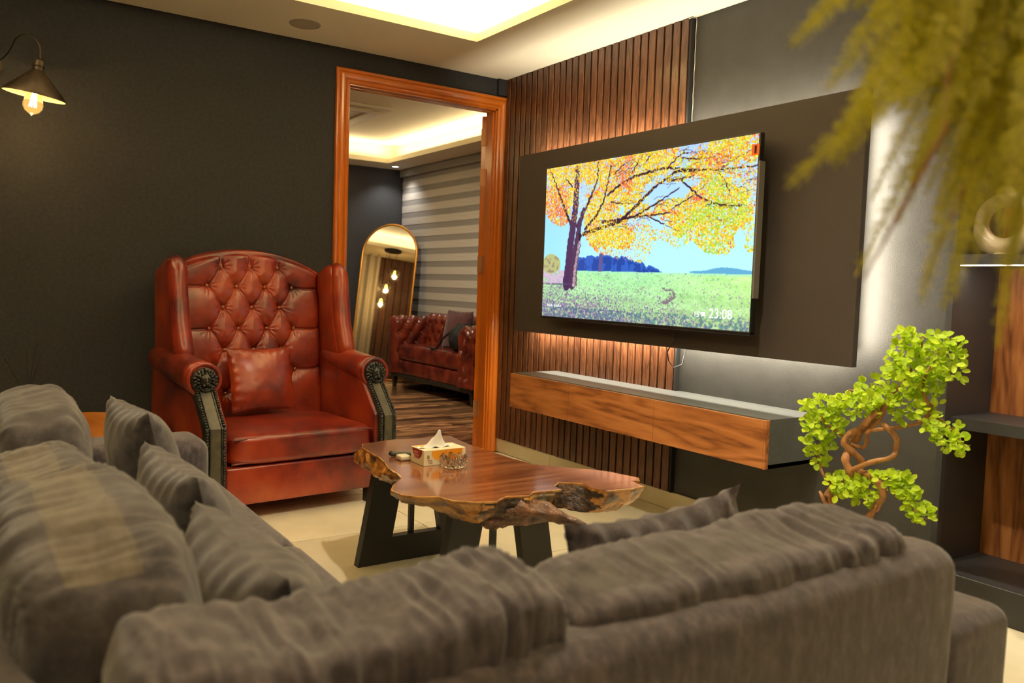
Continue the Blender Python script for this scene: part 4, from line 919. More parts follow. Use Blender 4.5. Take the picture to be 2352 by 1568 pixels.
# the root prong
PP = [Vector((2.40, -1.60, .385)), Vector((2.45, -1.555, .393)), Vector((2.485, -1.51, .400)), Vector((2.53, -1.463, .392)), Vector((2.580, -1.420, .380)), Vector((2.625, -1.392, .372))]
v_, f_ = tube_vf(sum([[PP[i].lerp(PP[i + 1], t_) for t_ in (0, .2, .4, .6, .8)] for i in range(5)], []) + [PP[-1]], [.054 - .048 * (i / 25) ** 1.15 for i in range(26)], 26)
V = np.array(v_); d = fbm(V * np.array([26, 26, 60]), 71, 4) * .022; cpt = np.repeat(np.array([sum((Vector(v_[k * 26 + j]) for j in range(26)), Vector()) / 26 for k in range(26)]), 26, axis=0)
V = V + (V - cpt) * (d / .035)[:, None]; mk('root_prong', V, f_, M['root'], ct, True)
# leg frames
for X0 in (1.628, 2.218):
    x0, x1 = X0, X0 + .04
    tz0 = .385
    fr2 = join(prism_vf([(-1.695, 0), (-1.575, 0), (-1.505, tz0), (-1.625, tz0)], x0, x1, (1, 2, 0)), prism_vf([(-1.325, 0), (-1.205, 0), (-1.275, tz0), (-1.395, tz0)], x0, x1, (1, 2, 0)))
    mk('leg_frame', fr2[0], fr2[1], M['blackmetal'], ct)
    box('bottom_rail', (x0 + .001, -1.58, .001), (x1 - .001, -1.32, .10), M['blackmetal'], ct)
    box('centre_post', (x0 + .012, -1.478, .10), (x1 - .012, -1.458, tz0), M['blackmetal'], ct)
box('stretcher', (1.628, -1.60, .365), (2.258, -1.30, .383), M['blackmetal'], ct)
# --- on the table
tb = thing('tissue_box', 'cream and orange tissue box with a tissue sticking out, on the coffee table', 'tissue box', (1.972, -1.535, ZT))
bx0, bx1, by0, by1, bh = 1.924, 2.021, -1.618, -1.453, .054
box('carton', (bx0, by0, ZT + .0003), (bx1, by1, ZT + bh), M['card'], tb, r=.0008, seg=1)
v_, f_ = prism_vf([(by0 + .032, .050), (by1 - .014, .0535), (by1 - .012, .038), (by1 - .020, .030), (by1 - .016, .022), (by1 - .03, .006), (by0 + .075, .004), (by0 + .060, .016), (by0 + .042, .022), (by0 + .030, .036)], bx1 - .0002, bx1 + .0006, (1, 2, 0)); mk('orange_panel', [(x, y, z + ZT) for x, y, z in v_], f_, M['orange'], tb)
v_, f_ = prism_vf([(bx0 + .008, -.0), (bx0 + .030, -.0), (bx0 + .030, .0), (bx0 + .008, 0)], by0, by0, (0, 2, 1)) if 0 else ([], [])
ra = [(bx0 + .048 + .036 * math.cos(a), .0525 + .034 * math.sin(a)) for a in np.linspace(PI, 2 * PI, 24)]
v_, f_ = prism_vf(ra, by0 - .0006, by0 + .0002, (0, 2, 1)); mk('red_badge', [(x, y, z + ZT) for x, y, z in v_], f_, M['redprint'], tb)
cp = join(*[box_vf((bx0 + .026 + i * .008 - (.0 if j else .002), by0 - .0010, ZT + .038 - j * .010), (bx0 + .031 + i * .008, by0 - .0004, ZT + .044 - j * .010)) for j in range(3) for i in range([4, 5, 4][j])])
mk('badge_lettering', cp[0], cp[1], M['pinkprint'], tb)
sq = tube_vf([(bx1 + .0008, by0 + .014 + i * .0018, ZT + .018 + .0035 * math.sin(i * 1.9)) for i in range(12)], .0006, 4)
sq2 = tube_vf([(bx1 + .0008, by0 + .018 + i * .0018, ZT + .010 + .0030 * math.sin(i * 2.3 + 1)) for i in range(10)], .0006, 4)
sv, sff = join(sq, sq2); mk('script_lettering', sv, sff, M['redprint'], tb)
v_, f_ = ell_vf((bx1 + .0006, by0 + .017, ZT + .031), (.0006, .005, .007), 14, 8); mk('leaf_print', v_, f_, M['greenprint'], tb)
v_, f_ = tube_vf([(bx1 + .0010, by0 + .066 + .004 * math.sin(t * 2) + t * .02, ZT + .020 + t * .030) for t in np.linspace(0, 1, 10)], .0007, 4); mk('stem_print', v_, f_, M['brownprint'], tb)
v_, f_ = tube_vf([(bx1 + .0008, by1 - .008 + .004 * math.cos(a), ZT + .012 + .004 * math.sin(a)) for a in np.linspace(0, 5, 12)], .0006, 4); mk('round_print', v_, f_, M['redprint'], tb)
box('top_print', (bx0 + .006, by0 + .006, ZT + bh - .0002), (bx0 + .050, by0 + .045, ZT + bh + .0004), M['orange'], tb)
n1_ = 22; u = np.linspace(-1, 1, n1_); UU, WW = np.meshgrid(u, u, indexing='ij')
hgt = .056 * np.exp(-((UU - .05) / .40) ** 2) * np.exp(-((WW - .1 * UU) / .55) ** 2) * (1 + .12 * np.sin(UU * 14 + WW * 5)) + .004 * np.sin(UU * 9 + WW * 3)
V = np.stack([(1.972 + WW * .022 * (1 - .5 * np.abs(UU)) + .012 * hgt / .05).ravel(), (-1.548 + UU * .070).ravel(), (ZT + bh + .0005 + hgt.clip(0)).ravel()], 1)
mk('tissue', V, grid_faces(n1_, n1_), M['tissue'], tb, True)
at_ = thing('glass_ashtray', 'round cut glass ashtray in front of the tissue box', 'ashtray', (2.075, -1.532, ZT))
nn = 64; prof2 = [(0, 0), (.030, .0), (.040, .004), (.047, .018), (.046, .034), (.043, .040), (.038, .034), (.036, .014), (.026, .009), (0, .008)]
V = []; 
for i, (r_, z) in enumerate(prof2):
    for j in range(nn):
        a = 2 * PI * j / nn; k_ = 1 + (.045 * (1 if j % 4 < 2 else -1) if 2 <= i <= 5 else 0) * (1 if i != 3 else -1)
        V.append((2.075 + r_ * k_ * math.cos(a), -1.532 + r_ * k_ * math.sin(a), ZT + .0004 + z + (.004 * (1 if (j // 4) % 2 else -1) if i in (4, 5) else 0)))
F = [(i * nn + j, i * nn + (j + 1) % nn, (i + 1) * nn + (j + 1) % nn, (i + 1) * nn + j) for i in range(len(prof2) - 1) for j in range(nn)]
mk('bowl', V, F, M['glass'], at_)
rc = thing('vape_pen', 'dark tube shaped pen with a rounded black end beside the tissue box', 'pen', (1.83, -1.60, ZT))
v_, f_ = tube_vf([(1.826, -1.650, ZT + .010), (1.829, -1.645, ZT + .010), (1.868, -1.575, ZT + .010), (1.876, -1.560, ZT + .010)], [.006, .0095, .0095, .008], 14); mk('barrel', v_, f_, plain('dark_green_plastic', (.05, .05, .03), .25), rc, True)
v_, f_ = ell_vf((1.828, -1.648, ZT + .012), (.009, .009, .009), 10, 8); mk('cap', v_, f_, M['black'], rc, True)
tag(box('white_charger', (1.872, -1.652, ZT + .0004), (1.915, -1.612, ZT + .018), M['cream'], r=.005, seg=3, smooth=True), 'small cream rounded block beside the red end of the tissue box', 'charger')

# ================================================================== BONSAI
bs = thing('artificial_bonsai', 'artificial bonsai with twisted trunk and bright lime green leaf pads before the shelf unit', 'potted plant', (2.86, -.40, 0))
YB = -.40
def sp_(pts, k=6):
    out = []; n_ = len(pts)
    for i in range(n_ - 1):
        a, b2, c, d = [Vector(pts[j]) for j in (max(i - 1, 0), i, i + 1, min(i + 2, n_ - 1))]
        for t_ in np.linspace(0, 1, k, endpoint=False): out.append(.5 * ((2 * b2) + (c - a) * t_ + (2 * a - 5 * b2 + 4 * c - d) * t_ ** 2 + (-a + 3 * b2 - 3 * c + d) * t_ ** 3))
    return out + [Vector(pts[-1])]
def zx(px, py): # picture grid of the close view -> metres on the bonsai's own plane
    return (2.607 + px * .00034 + py * .0000234, .6885 + px * .0000553 - py * .00032)
BRN = {'trunk': ([(350, 1050), (400, 900), (560, 830), (640, 760), (600, 620), (600, 500), (640, 400), (720, 300), (850, 210), (960, 100)], .022, .016),
       'trunk_2': ([(830, 1150), (960, 1000), (990, 880), (850, 780), (680, 760), (690, 640), (630, 520), (590, 430), (650, 330), (800, 280), (900, 180), (1000, 80), (1120, -60)], .019, .013),
       'b3': ([(650, 740), (850, 650), (1040, 590), (1050, 500), (1090, 400), (1060, 290), (1000, 250)], .013, .012),
       'b4': ([(620, 460), (700, 500), (760, 440), (820, 340), (960, 300), (1150, 280), (1330, 220), (1420, 60)], .011, .008),
       'b5': ([(560, 430), (450, 330), (350, 200), (300, 100)], .009, .005), 'b6': ([(400, 900), (330, 760), (250, 640), (180, 520)], .010, .004),
       'b7': ([(1330, 220), (1480, 200), (1620, 350), (1760, 470)], .006, .002), 'b8': ([(850, 800), (1050, 770), (1180, 900), (1290, 1080), (1380, 1200)], .006, .002),
       'b9': ([(1420, 60), (1400, -150), (1500, -400), (1620, -560)], .008, .003), 'b10': ([(1120, -60), (1200, -250), (1300, -450), (1350, -620)], .008, .003), 'b11': ([(1000, 80), (800, -60), (620, -120)], .008, .004)}
for i, (k2, (P, r0, r1)) in enumerate(BRN.items()):
    pts = [(zx(a, b2)[0], YB + .025 * math.sin(j * 1.3 + i * 2), zx(a, b2)[1]) for j, (a, b2) in enumerate(P)]
    S_ = sp_(pts, 6); r0 *= .68; r1 *= .75; v_, f_ = tube_vf(S_, list(np.linspace(r0, r1, len(S_)) * (1 + .10 * np.sin(np.arange(len(S_)) * 1.1))), 10)
    mk('trunk' if 'trunk' in k2 else 'branch', v_, f_, M['bonsai_trunk'], bs, True)
for (a, b2) in (((250, 985), (340, 1090)), ((360, 1040), (420, 1150)), ((900, 1080), (800, 1170))):
    p0 = zx(*a); p1 = zx(*b2); v_, f_ = tube_vf([(p0[0], YB, p0[1]), (p1[0], YB + .01, p1[1] - .02)], [.004, .014], 8); mk('branch', v_, f_, M['bonsai_trunk'], bs, True)
x0_ = 2.83
v_, f_ = tube_vf(sp_([(2.74, YB, .30), (2.79, YB, .24), (2.82, YB, .17)]), .026, 10); mk('trunk', v_, f_, M['bonsai_trunk'], bs, True)
v_, f_ = tube_vf(sp_([(2.92, YB, .30), (2.88, YB, .24), (2.85, YB, .17)]), .026, 10); mk('trunk', v_, f_, M['bonsai_trunk'], bs, True)
v_, f_ = lathe_vf([(0, 0), (.10, 0), (.12, .02), (.135, .16), (.145, .185), (.13, .19), (.12, .17), (0, .165)], 28, (x0_, YB, 0)); mk('pot', v_, f_, M['pot'], bs, True)
v_, f_ = lathe_vf([(0, .171), (.121, .171)], 28, (x0_, YB, 0)); mk('soil', v_, f_, M['soil'], bs)
# leaves: blobs in the same grid (cx, cy, rx, ry, count)
blobs = [(290, 60, 210, 130, 90), (300, 250, 220, 150, 110), (250, 430, 150, 130, 55), (230, 600, 110, 120, 40), (640, 40, 230, 120, 90), (880, -30, 220, 170, 90), (1150, 60, 230, 150, 90),
         (1180, -180, 260, 170, 110), (1330, -320, 240, 200, 120), (1200, -480, 160, 130, 60), (1230, -620, 110, 70, 30), (1560, -540, 150, 90, 36), (1620, -420, 110, 110, 34), (1640, -300, 110, 150, 40), (1400, -150, 140, 120, 40), (1420, 150, 110, 180, 40),
         (1560, 330, 170, 110, 50), (1640, 440, 130, 90, 34), (560, 880, 190, 90, 60), (780, 900, 190, 110, 62), (650, 990, 260, 70, 46), (1020, 790, 170, 60, 46), (1180, 880, 110, 100, 46), (1260, 1010, 100, 90, 40), (1350, 1150, 90, 80, 34), (470, 800, 50, 60, 8)]
lv = [(0, 0, 0), (.0045, .0035, .0006), (.0075, .010, .0018), (.0058, .0165, .0012), (0, .0205, 0), (-.0058, .0165, .0012), (-.0075, .010, .0018), (-.0045, .0035, .0006), (0, .010, -.0012)]
lf_ = [(0, 1, 8), (1, 2, 8), (2, 3, 8), (3, 4, 8), (4, 5, 8), (5, 6, 8), (6, 7, 8), (7, 0, 8)]
leaves_ = []
rl_ = np.random.default_rng(99)
for (cx, cy, rx, ry, cnt) in blobs:
    c = zx(cx, cy)
    for _ in range(int(cnt * 1.15)):
        d = rl_.normal(size=3); d /= np.linalg.norm(d); rr4 = rl_.uniform(.55, 1.05)
        p = Vector((c[0] + d[0] * rx * .00034 * rr4, YB - .0 + d[1] * (rx + ry) * .5 * .00034 * rr4, c[1] + d[2] * ry * .00033 * rr4))
        out = Vector((d[0], d[1] - .25, d[2] * .6 + .35)).normalized(); rnd = Vector(rl_.normal(size=3)).normalized()
        yv = (out * .6 + rnd * .8).normalized(); zv = (Vector((.3, -.7, .7)) + rnd * .5 + out * .4).normalized(); xv = yv.cross(zv).normalized(); zv = xv.cross(yv)
        s4 = rl_.uniform(.95, 1.5)
        leaves_.append((p.y + rl_.uniform(-.02, .02), p, xv * s4, yv * s4, zv * s4))
leaves_.sort(key=lambda t: t[0])
leaf0 = None; rest = []
for i, (_, p, xv, yv, zv) in enumerate(leaves_):
    if i < 300:
        if leaf0 is None: o = mk('leaf', lv, lf_, M['leaf'], bs, X=MT[bs.name]); leaf0 = o
        else: o = bpy.data.objects.new('leaf', leaf0.data); C.objects.link(o); o.parent = bs
        q = Vector(p) - Vector((2.86, -.40, 0)); o.matrix_local = frame(q, xv, yv, zv)
    else: rest.append(([tuple(p + xv * a + yv * b2 + zv * c) for a, b2, c in lv], lf_))
V, F = join(*rest); mk('foliage', V, F, M['leaf'], bs, kind='stuff')

# ================================================================== HANGING FERN close to the camera
FR = [((4.119, -2.352, 1.344), (4.12, -2.471, 1.239)), ((4.099, -2.309, 1.366), (4.099, -2.427, 1.267)), ((4.131, -2.336, 1.329), (4.136, -2.451, 1.21)), ((4.126, -2.308, 1.331), (4.128, -2.431, 1.166)), ((4.097, -2.281, 1.311), (4.108, -2.386, 1.196)), ((4.146, -2.32, 1.277), (4.126, -2.473, 1.144)), ((4.113, -2.298, 1.279), (4.118, -2.41, 1.165)), ((4.155, -2.325, 1.28), (4.161, -2.434, 1.185)), ((4.118, -2.248, 1.326), (4.129, -2.353, 1.211)), ((4.114, -2.285, 1.367), (4.126, -2.391, 1.24)), ((4.142, -2.283, 1.338), (4.159, -2.379, 1.22)), ((4.141, -2.254, 1.292), (4.154, -2.356, 1.181)), ((4.115, -2.182, 1.32), (4.115, -2.307, 1.164)), ((4.136, -2.228, 1.277), (4.149, -2.34, 1.068)), ((4.155, -2.237, 1.258), (4.173, -2.339, 1.072)), ((4.139, -2.185, 1.291), (4.159, -2.286, 1.099)), ((4.182, -2.266, 1.279), (4.208, -2.355, 1.111)), ((4.165, -2.217, 1.307), (4.195, -2.299, 1.143)), ((4.139, -2.215, 1.349), (4.156, -2.316, 1.189)), ((4.139, -2.179, 1.351), (4.158, -2.279, 1.17)), ((4.168, -2.211, 1.328), (4.19, -2.302, 1.181)), ((4.14, -2.245, 1.382), (4.151, -2.351, 1.254)), ((4.135, -2.198, 1.39), (4.16, -2.289, 1.222)), ((4.174, -2.205, 1.294), (4.2, -2.297, 1.089)), ((4.116, -2.225, 1.403), (4.12, -2.341, 1.279)), ((4.133, -2.147, 1.389), (4.15, -2.246, 1.25)), ((4.091, -2.207, 1.417), (4.08, -2.344, 1.302)), ((4.134, -2.112, 1.368), (4.164, -2.199, 1.171)), ((4.156, -2.201, 1.257), (4.184, -2.293, 1.037)), ((4.101, -2.13, 1.326), (4.107, -2.251, 1.134)), ((4.096, -2.098, 1.358), (4.106, -2.215, 1.152)), ((4.095, -2.063, 1.366), (4.125, -2.157, 1.109)), ((4.093, -2.14, 1.35), (4.106, -2.241, 1.234)), ((4.108, -2.113, 1.391), (4.14, -2.189, 1.254)), ((4.067, -2.173, 1.396), (4.075, -2.283, 1.265)), ((4.098, -2.045, 1.327), (4.097, -2.172, 1.179))]
FS = [((4.133, -2.294, 1.205), (4.124, -2.375, 1.086)), ((4.136, -2.215, 1.233), (4.127, -2.299, 1.088))]
FP = Vector((4.135, -2.115, 1.50))
fn = thing('hanging_fern', 'out of focus yellow green fern hanging at the upper right, nearest the camera', 'hanging plant', tuple(FP))
v_, f_ = lathe_vf([(0, 0), (.055, 0), (.07, .02), (.095, .12), (.10, .13), (.09, .13), (.085, .11), (0, .10)], 28, tuple(FP)); mk('pot', v_, f_, M['pot'], fn, True)
v_, f_ = lathe_vf([(0, .108), (.086, .108)], 28, tuple(FP)); mk('soil', v_, f_, M['soil'], fn)
for a in (0, 2.1, 4.2):
    v_, f_ = tube_vf([FP + Vector((.094 * math.cos(a), .094 * math.sin(a), .125)), FP + Vector((0, 0, .52))], .0012, 6); mk('cord', v_, f_, M['black'], fn)
v_, f_ = tube_vf([FP + Vector((0, 0, .52)), (FP.x, FP.y, H + .045 if TY0 > FP.y else 2.62)], .0015, 6); mk('cord', v_, f_, M['black'], fn)
def frond_vf(P, wd, seed, leafy=True):
    S = sp_(P, 10); rr5 = np.random.default_rng(seed); n_ = len(S); parts = [tube_vf(S[::2] + [S[-1]], .0009, 5)]
    V, F = [], []
    tot = sum((S[i + 1] - S[i]).length for i in range(n_ - 1)); step = .0075; k = int(tot / step)
    L = [0]
    for i in range(n_ - 1): L.append(L[-1] + (S[i + 1] - S[i]).length)
    for q in range(int(k * .18), k):
        t_ = q * step; i = min(max(j for j in range(n_) if L[j] <= t_), n_ - 2); f = (t_ - L[i]) / max(L[i + 1] - L[i], 1e-6); p = S[i].lerp(S[i + 1], f); T = (S[i + 1] - S[i]).normalized()
        fr6 = q / k; wl2 = wd * min(1, (fr6 - .1) * 3) * (1 - fr6 ** 3 * .75)
        sdv = T.cross(Vector((rr5.normal() * .2 + .7, rr5.normal() * .2 - .4, rr5.normal() * .25))).normalized()
        for sg in (-1, 1):
            d = (sdv * sg + T * .75 + Vector(rr5.normal(size=3)) * .16 + Vector((0, 0, -.25))).normalized(); nrmv = d.cross(T).normalized()
            m_ = 5
            for u in range(m_):
                a0 = p + d * wl2 * (u / m_); 
                for s2 in (-1, 1):
                    e = (d * .8 + (T * .7 * s2) + nrmv * rr5.normal() * .3).normalized(); ll = wl2 * .42 * (1 - u / m_ * .6); wv = e.cross(nrmv).normalized() * ll * .20
                    o_ = len(V); V += [tuple(a0), tuple(a0 + e * ll * .5 + wv), tuple(a0 + e * ll), tuple(a0 + e * ll * .5 - wv)]; F.append((o_, o_ + 1, o_ + 2, o_ + 3))
    parts.append((V, F)); return join(*parts)
for i, (m_, t_) in enumerate(FR):
    m_ = Vector(m_); t_ = Vector(t_); p0 = FP + Vector((0, 0, .11)) + (m_ - FP).normalized() * .05
    p1 = p0.lerp(m_, .5) + Vector((0, 0, .07))
    v_, f_ = frond_vf([p0, p1, m_, m_.lerp(t_, .5) + (m_ - t_).cross(Vector((.5, .8, 0))) * .05 * math.sin(i), t_], .026, 200 + i); mk('frond', v_, f_, M['fern'], fn)
rf = np.random.default_rng(5)
for i, (m_, t_) in enumerate(FR[11:] + FR[14:]):
    dv = Vector(rf.normal(size=3)) * .022; m_ = Vector(m_) + dv + Vector((-.03, .03, .02)); t_ = Vector(t_) + dv * 1.5 + Vector((-.05, .06, .06))
    p0 = FP + Vector((0, 0, .11)) + (m_ - FP).normalized() * .05
    v_, f_ = frond_vf([p0, p0.lerp(m_, .5) + Vector((0, 0, .06)), m_, m_.lerp(t_, .5), t_], .024, 300 + i); mk('frond', v_, f_, M['fern'], fn)
for (a, b2) in FS:
    v_, f_ = tube_vf([FP + Vector((0, 0, .1)), Vector(a) + Vector((0, 0, .05)), Vector(a), Vector(b2)], [.002, .002, .0022, .001], 6); mk('stem', v_, f_, M['bonsai_trunk'], fn, True)

# ================================================================== NEXT ROOM
cs = thing('chesterfield_armchair', 'wide dark red buttoned leather armchair in the next room by the striped blind', 'armchair', (-2.45, 1.05, 0))
ax0, ax1, ay0, ay1 = -3.36, -1.66, .80, 1.34
ubox('base', (ax0 + .02, ay0 + .03, .15), (ax1 - .02, ay1, .30), .03, cs, M['leather_dark'])
ubox('seat_cushion', (ax0 + .20, ay0 + .015, .30), (ax1 - .26, ay1 - .12, .46), .04, cs, M['leather_dark'])
box('plinth', (ax0 + .03, ay0 + .03, .115), (ax1 - .03, ay1 - .02, .155), M['blackwood'], cs, r=.004)
for (x, y) in ((ax0 + .06, ay0 + .06), (ax1 - .06, ay0 + .06), (ax0 + .06, ay1 - .06), (ax1 - .06, ay1 - .06)):
    v_, f_ = lathe_vf([(0, 0), (.022, 0), (.036, .12), (0, .12)], 4, (0, 0, 0)); mk('leg', v_, f_, M['blackwood'], cs, X=Matrix.Translation((x, y, 0)) @ Matrix.Rotation(PI / 4, 4, 'Z'))
def tufted_block(name, lo, hi, r, face_axes, parent, spacing=.13, depth=.03):
    """padded block with rolled top whose skin is buttoned all round"""
    # path around the cross-section: up the front, over the top, down the back; along the length
    (ua, L0, L1), (fa, f0, f1), (z0, z1) = face_axes
    hw = (f1 - f0) / 2; fc = (f0 + f1) / 2; rr7 = hw
    S = []; 
    for t_ in np.linspace(0, 1, 40): S.append((f0, z0 + (z1 - rr7 - z0) * t_))
    for a in np.linspace(PI, 0, 36)[1:]: S.append((fc + rr7 * math.cos(a), z1 - rr7 + rr7 * math.sin(a)))
    for t_ in np.linspace(0, 1, 40)[1:]: S.append((f1, z1 - rr7 - (z1 - rr7 - z0) * t_))
    S = np.array(S); ds = np.concatenate([[0], np.cumsum(np.hypot(*np.diff(S, axis=0).T))])
    nu = int((L1 - L0) / .009) + 2; us = np.linspace(L0, L1, nu); ns = len(S)
    UU, SS2 = np.meshgrid(us, ds, indexing='ij')
    B = []; k = 0; v0 = .07
    while v0 + k * spacing * .75 < ds[-1] - .03:
        off = spacing / 2 if k % 2 else 0
        for j in range(-1, int((L1 - L0) / spacing) + 2):
            u = L0 + .05 + off + j * spacing
            if L0 + .02 < u < L1 - .02: B.append((u, v0 + k * spacing * .75))
        k += 1
    Hh = tuft(UU, SS2, B, spacing * 1.05, depth=depth, R=.03, amp=.016).reshape(UU.shape)
    tn = np.gradient(S, axis=0); nx_ = np.stack([-tn[:, 1], tn[:, 0]], 1); nx_ /= np.linalg.norm(nx_, axis=1)[:, None]
    endf = np.clip(np.minimum(UU - L0, L1 - UU) / .05, 0, 1); er = -.045 * (1 - np.sqrt(np.clip(1 - (1 - endf) ** 2, 0, 1)))
    Pf = S[None, :, 0] + nx_[None, :, 0] * (Hh + er); Pz = S[None, :, 1] + nx_[None, :, 1] * (Hh + er)
    V = np.zeros((nu * ns, 3)); V[:, ua] = UU.ravel(); V[:, fa] = Pf.ravel(); V[:, 2] = Pz.ravel()
    F = grid_faces(nu, ns) + [tuple(range(ns)), tuple((nu - 1) * ns + j for j in range(ns))[::-1]]
    o = mk(name, V, F, M['leather_dark'], parent, True)
    bb = []
    for (u, s3) in B:
        p = np.array([np.interp(s3, ds, S[:, 0]), np.interp(s3, ds, S[:, 1])]); q = np.array([np.interp(s3, ds, nx_[:, 0]), np.interp(s3, ds, nx_[:, 1])]); p = p - q * (depth - .008)
        c = [0, 0, p[1]]; c[ua] = u; c[fa] = p[0]; bb.append(ell_vf(c, (.008, .008, .008), 8, 6))
    v2, f2 = join(*bb); mk('buttons', v2, f2, M['button'], o, True, kind='stuff')
    return o
tufted_block('backrest', 0, 0, 0, ((0, ax0 + .10, ax1 - .10), (1, ay1 - .17, ay1), (.30, .77)), cs)
tufted_block('armrest', 0, 0, 0, ((1, ay0, ay1 - .02), (0, ax0, ax0 + .18), (.16, .74)), cs)
tufted_block('armrest', 0, 0, 0, ((1, ay0, ay1 - .02), (0, ax1 - .25, ax1), (.16, .72)), cs)
# buttoned front of the near arm
Bf = [(ax1 - .125 + dx, z) for z, dx in ((.62, 0), (.50, -.055), (.50, .055), (.38, 0), (.26, -.055), (.26, .055))]
ul_ = np.linspace(ax1 - .235, ax1 - .015, 40); zl_ = np.linspace(.17, .69, 80); UU, ZZ2 = np.meshgrid(ul_, zl_, indexing='ij')
Hf = tuft(UU, ZZ2, Bf, .16, depth=.03, R=.03, amp=.018).reshape(UU.shape); rad_ = np.hypot(UU - (ax1 - .125), np.maximum(ZZ2 - .60, 0)); ed = np.clip((.112 - np.abs(rad_)) / .04, 0, 1)
V = np.stack([UU.ravel(), (ay0 + .03 - .045 * np.sqrt(1 - (1 - ed) ** 2) - Hf * ed).ravel(), ZZ2.ravel()], 1); mk('arm_front', V, grid_faces(40, 80), M['leather_dark'], cs, True)
throw('dark maroon velvet pillow leaning on the back of the chesterfield', .42, .38, .14, (-2.42, 1.09, .645), (1, .1, 0), (.02, .18, 1), 51, 'velvet', None, ear=.06, wr=.004, name='velvet_pillow')
bg = thing('black_bag', 'crumpled black bag with strap lying on the chesterfield seat', 'bag', (-2.08, .98, .462))
V, F, G = soft_box(.28, .24, .16, n=(24, 20, 14), p=3.5, seed=55, wr=.02, folds=4); mk('bag_body', V, F, M['black'], bg, True, X=frame((-2.10, .98, .585), (1, .1, 0), (-.1, .2, 1), (0, -1, .2)))
v_, f_ = tube_vf(sp_([(-2.05, .97, .69), (-2.16, .90, .66), (-2.28, .85, .57), (-2.36, .83, .475), (-2.50, .835, .470)]), .011, 8); mk('strap', v_, f_, M['black'], bg, True)
v_, f_ = tube_vf(sp_([(-2.0, 1.0, .69), (-1.93, 1.05, .78), (-1.88, 1.12, .80), (-1.86, 1.2, .77)]), .014, 8); mk('strap', v_, f_, M['black'], bg, True)
# striped blind
bl = thing('striped_blind', 'day and night blind with light and dark horizontal bands in the next room', 'blind', (-3.0, 1.40, 0))
z = .35; i = 0; bv = {}
while z < 2.34:
    hb = .078 if i % 2 == 0 else .062
    if i % 2 not in bv:
        v_, f_ = box_vf((-4.28, -.004 if i % 2 == 0 else -.001, 0), (-1.96, .001, hb - .0005)); o = mk('band', v_, f_, M['blindlight' if i % 2 == 0 else 'blinddark'], bl, X=Matrix.Translation((0, 1.385, 0))); bv[i % 2] = o
        o.location = (0, 0, z)
    else:
        o = bpy.data.objects.new('band', bv[i % 2].data); C.objects.link(o); o.parent = bl; o.location = (0, 0, z)
    z += hb; i += 1
box('head_rail', (-4.28, 1.34, 2.30), (-1.95, 1.41, 2.38), M['blinddark'], bl)
v_, f_ = tube_vf([(-2.03, 1.365, 2.3), (-2.03, 1.365, .55)], .004, 6); mk('cord', v_, f_, M['white'], bl)
v_, f_ = tube_vf([(-2.03, 1.365, .60), (-2.03, 1.365, .50)], .012, 8); mk('cord_weight', v_, f_, M['white'], bl)
struct(box('trim_2', (-1.955, 1.33, .0), (-1.90, 1.42, H), M['black']))
b2v = box_vf((-1.89, -.004, 0), (-.2, .001, .078)); z = .35
bl2 = thing('striped_blind', 'strip of the second striped blind right beside the door hinges', 'blind', (-1.0, 1.40, 0)); o0 = None
while z < 2.3:
    if o0 is None: o0 = mk('band', b2v[0], b2v[1], M['blindlight'], bl2, X=Matrix.Translation((0, 1.385, 0))); o = o0
    else: o = bpy.data.objects.new('band', o0.data); C.objects.link(o); o.parent = bl2
    o.location = (0, 0, z + .03); z += .140
# leaning arched mirror
mr = thing('arched_mirror', 'tall arched gold framed mirror leaning in the corner of the next room', 'mirror', (-3.72, .93, 0))
nn_ = Vector((.62, -.785, 0)).normalized(); xr = Vector((nn_.y * -1, nn_.x, 0)).normalized()
lean = .19; Zm = (Vector((-nn_.x * lean, -nn_.y * lean, 1.70)) + xr * .07).normalized(); Nm = xr.cross(Zm).normalized()
XM = frame((-3.874, .906, .014), xr, Zm, Nm); MW, MH = .33, 1.72
out = [(-MW, .0), (MW, .0)] + [(MW * math.cos(a), MH - MW + MW * math.sin(a)) for a in np.linspace(0, PI, 30)]
v_, f_ = tube_vf([(x, y, 0) for x, y in out], .013, 8, closed=True); mk('gold_frame', v_, f_, M['gold'], mr, X=XM)
V = [(x * .98, y, .002) for x, y in out]; mk('glass', V, [tuple(range(len(V)))], M['mirror'], mr, X=XM)
v_, f_ = prism_vf([(x * .98, y) for x, y in out], -.012, -.002, (0, 1, 2)); mk('backing', v_, f_, M['black'], mr, X=XM)
# air conditioner cassette in the tray
acn = thing('ceiling_air_conditioner', 'cream ceiling cassette air conditioner seen through the top of the doorway', 'air conditioner', (-2.7, -.15, 2.6))
cx_, cy_ = -2.65, -.22
v_, f_ = prism_vf([(cx_ - .46, cy_ - .46), (cx_ + .46, cy_ - .46), (cx_ + .46, cy_ + .46), (cx_ - .46, cy_ + .46)], 2.575, 2.60, (0, 1, 2), .008, 2); mk('panel', v_, f_, M['white'], acn)
for (a, b2, c, d) in ((-.34, .30, .34, .40), (-.34, -.40, .34, -.30), (.30, -.30, .40, .30), (-.40, -.30, -.30, .30)):
    box('louvre', (cx_ + a, cy_ + b2, 2.555), (cx_ + c, cy_ + d, 2.574), M['cream'], acn, r=.004)
box('grille', (cx_ - .26, cy_ - .26, 2.564), (cx_ + .26, cy_ + .26, 2.576), M['white'], acn, r=.004)
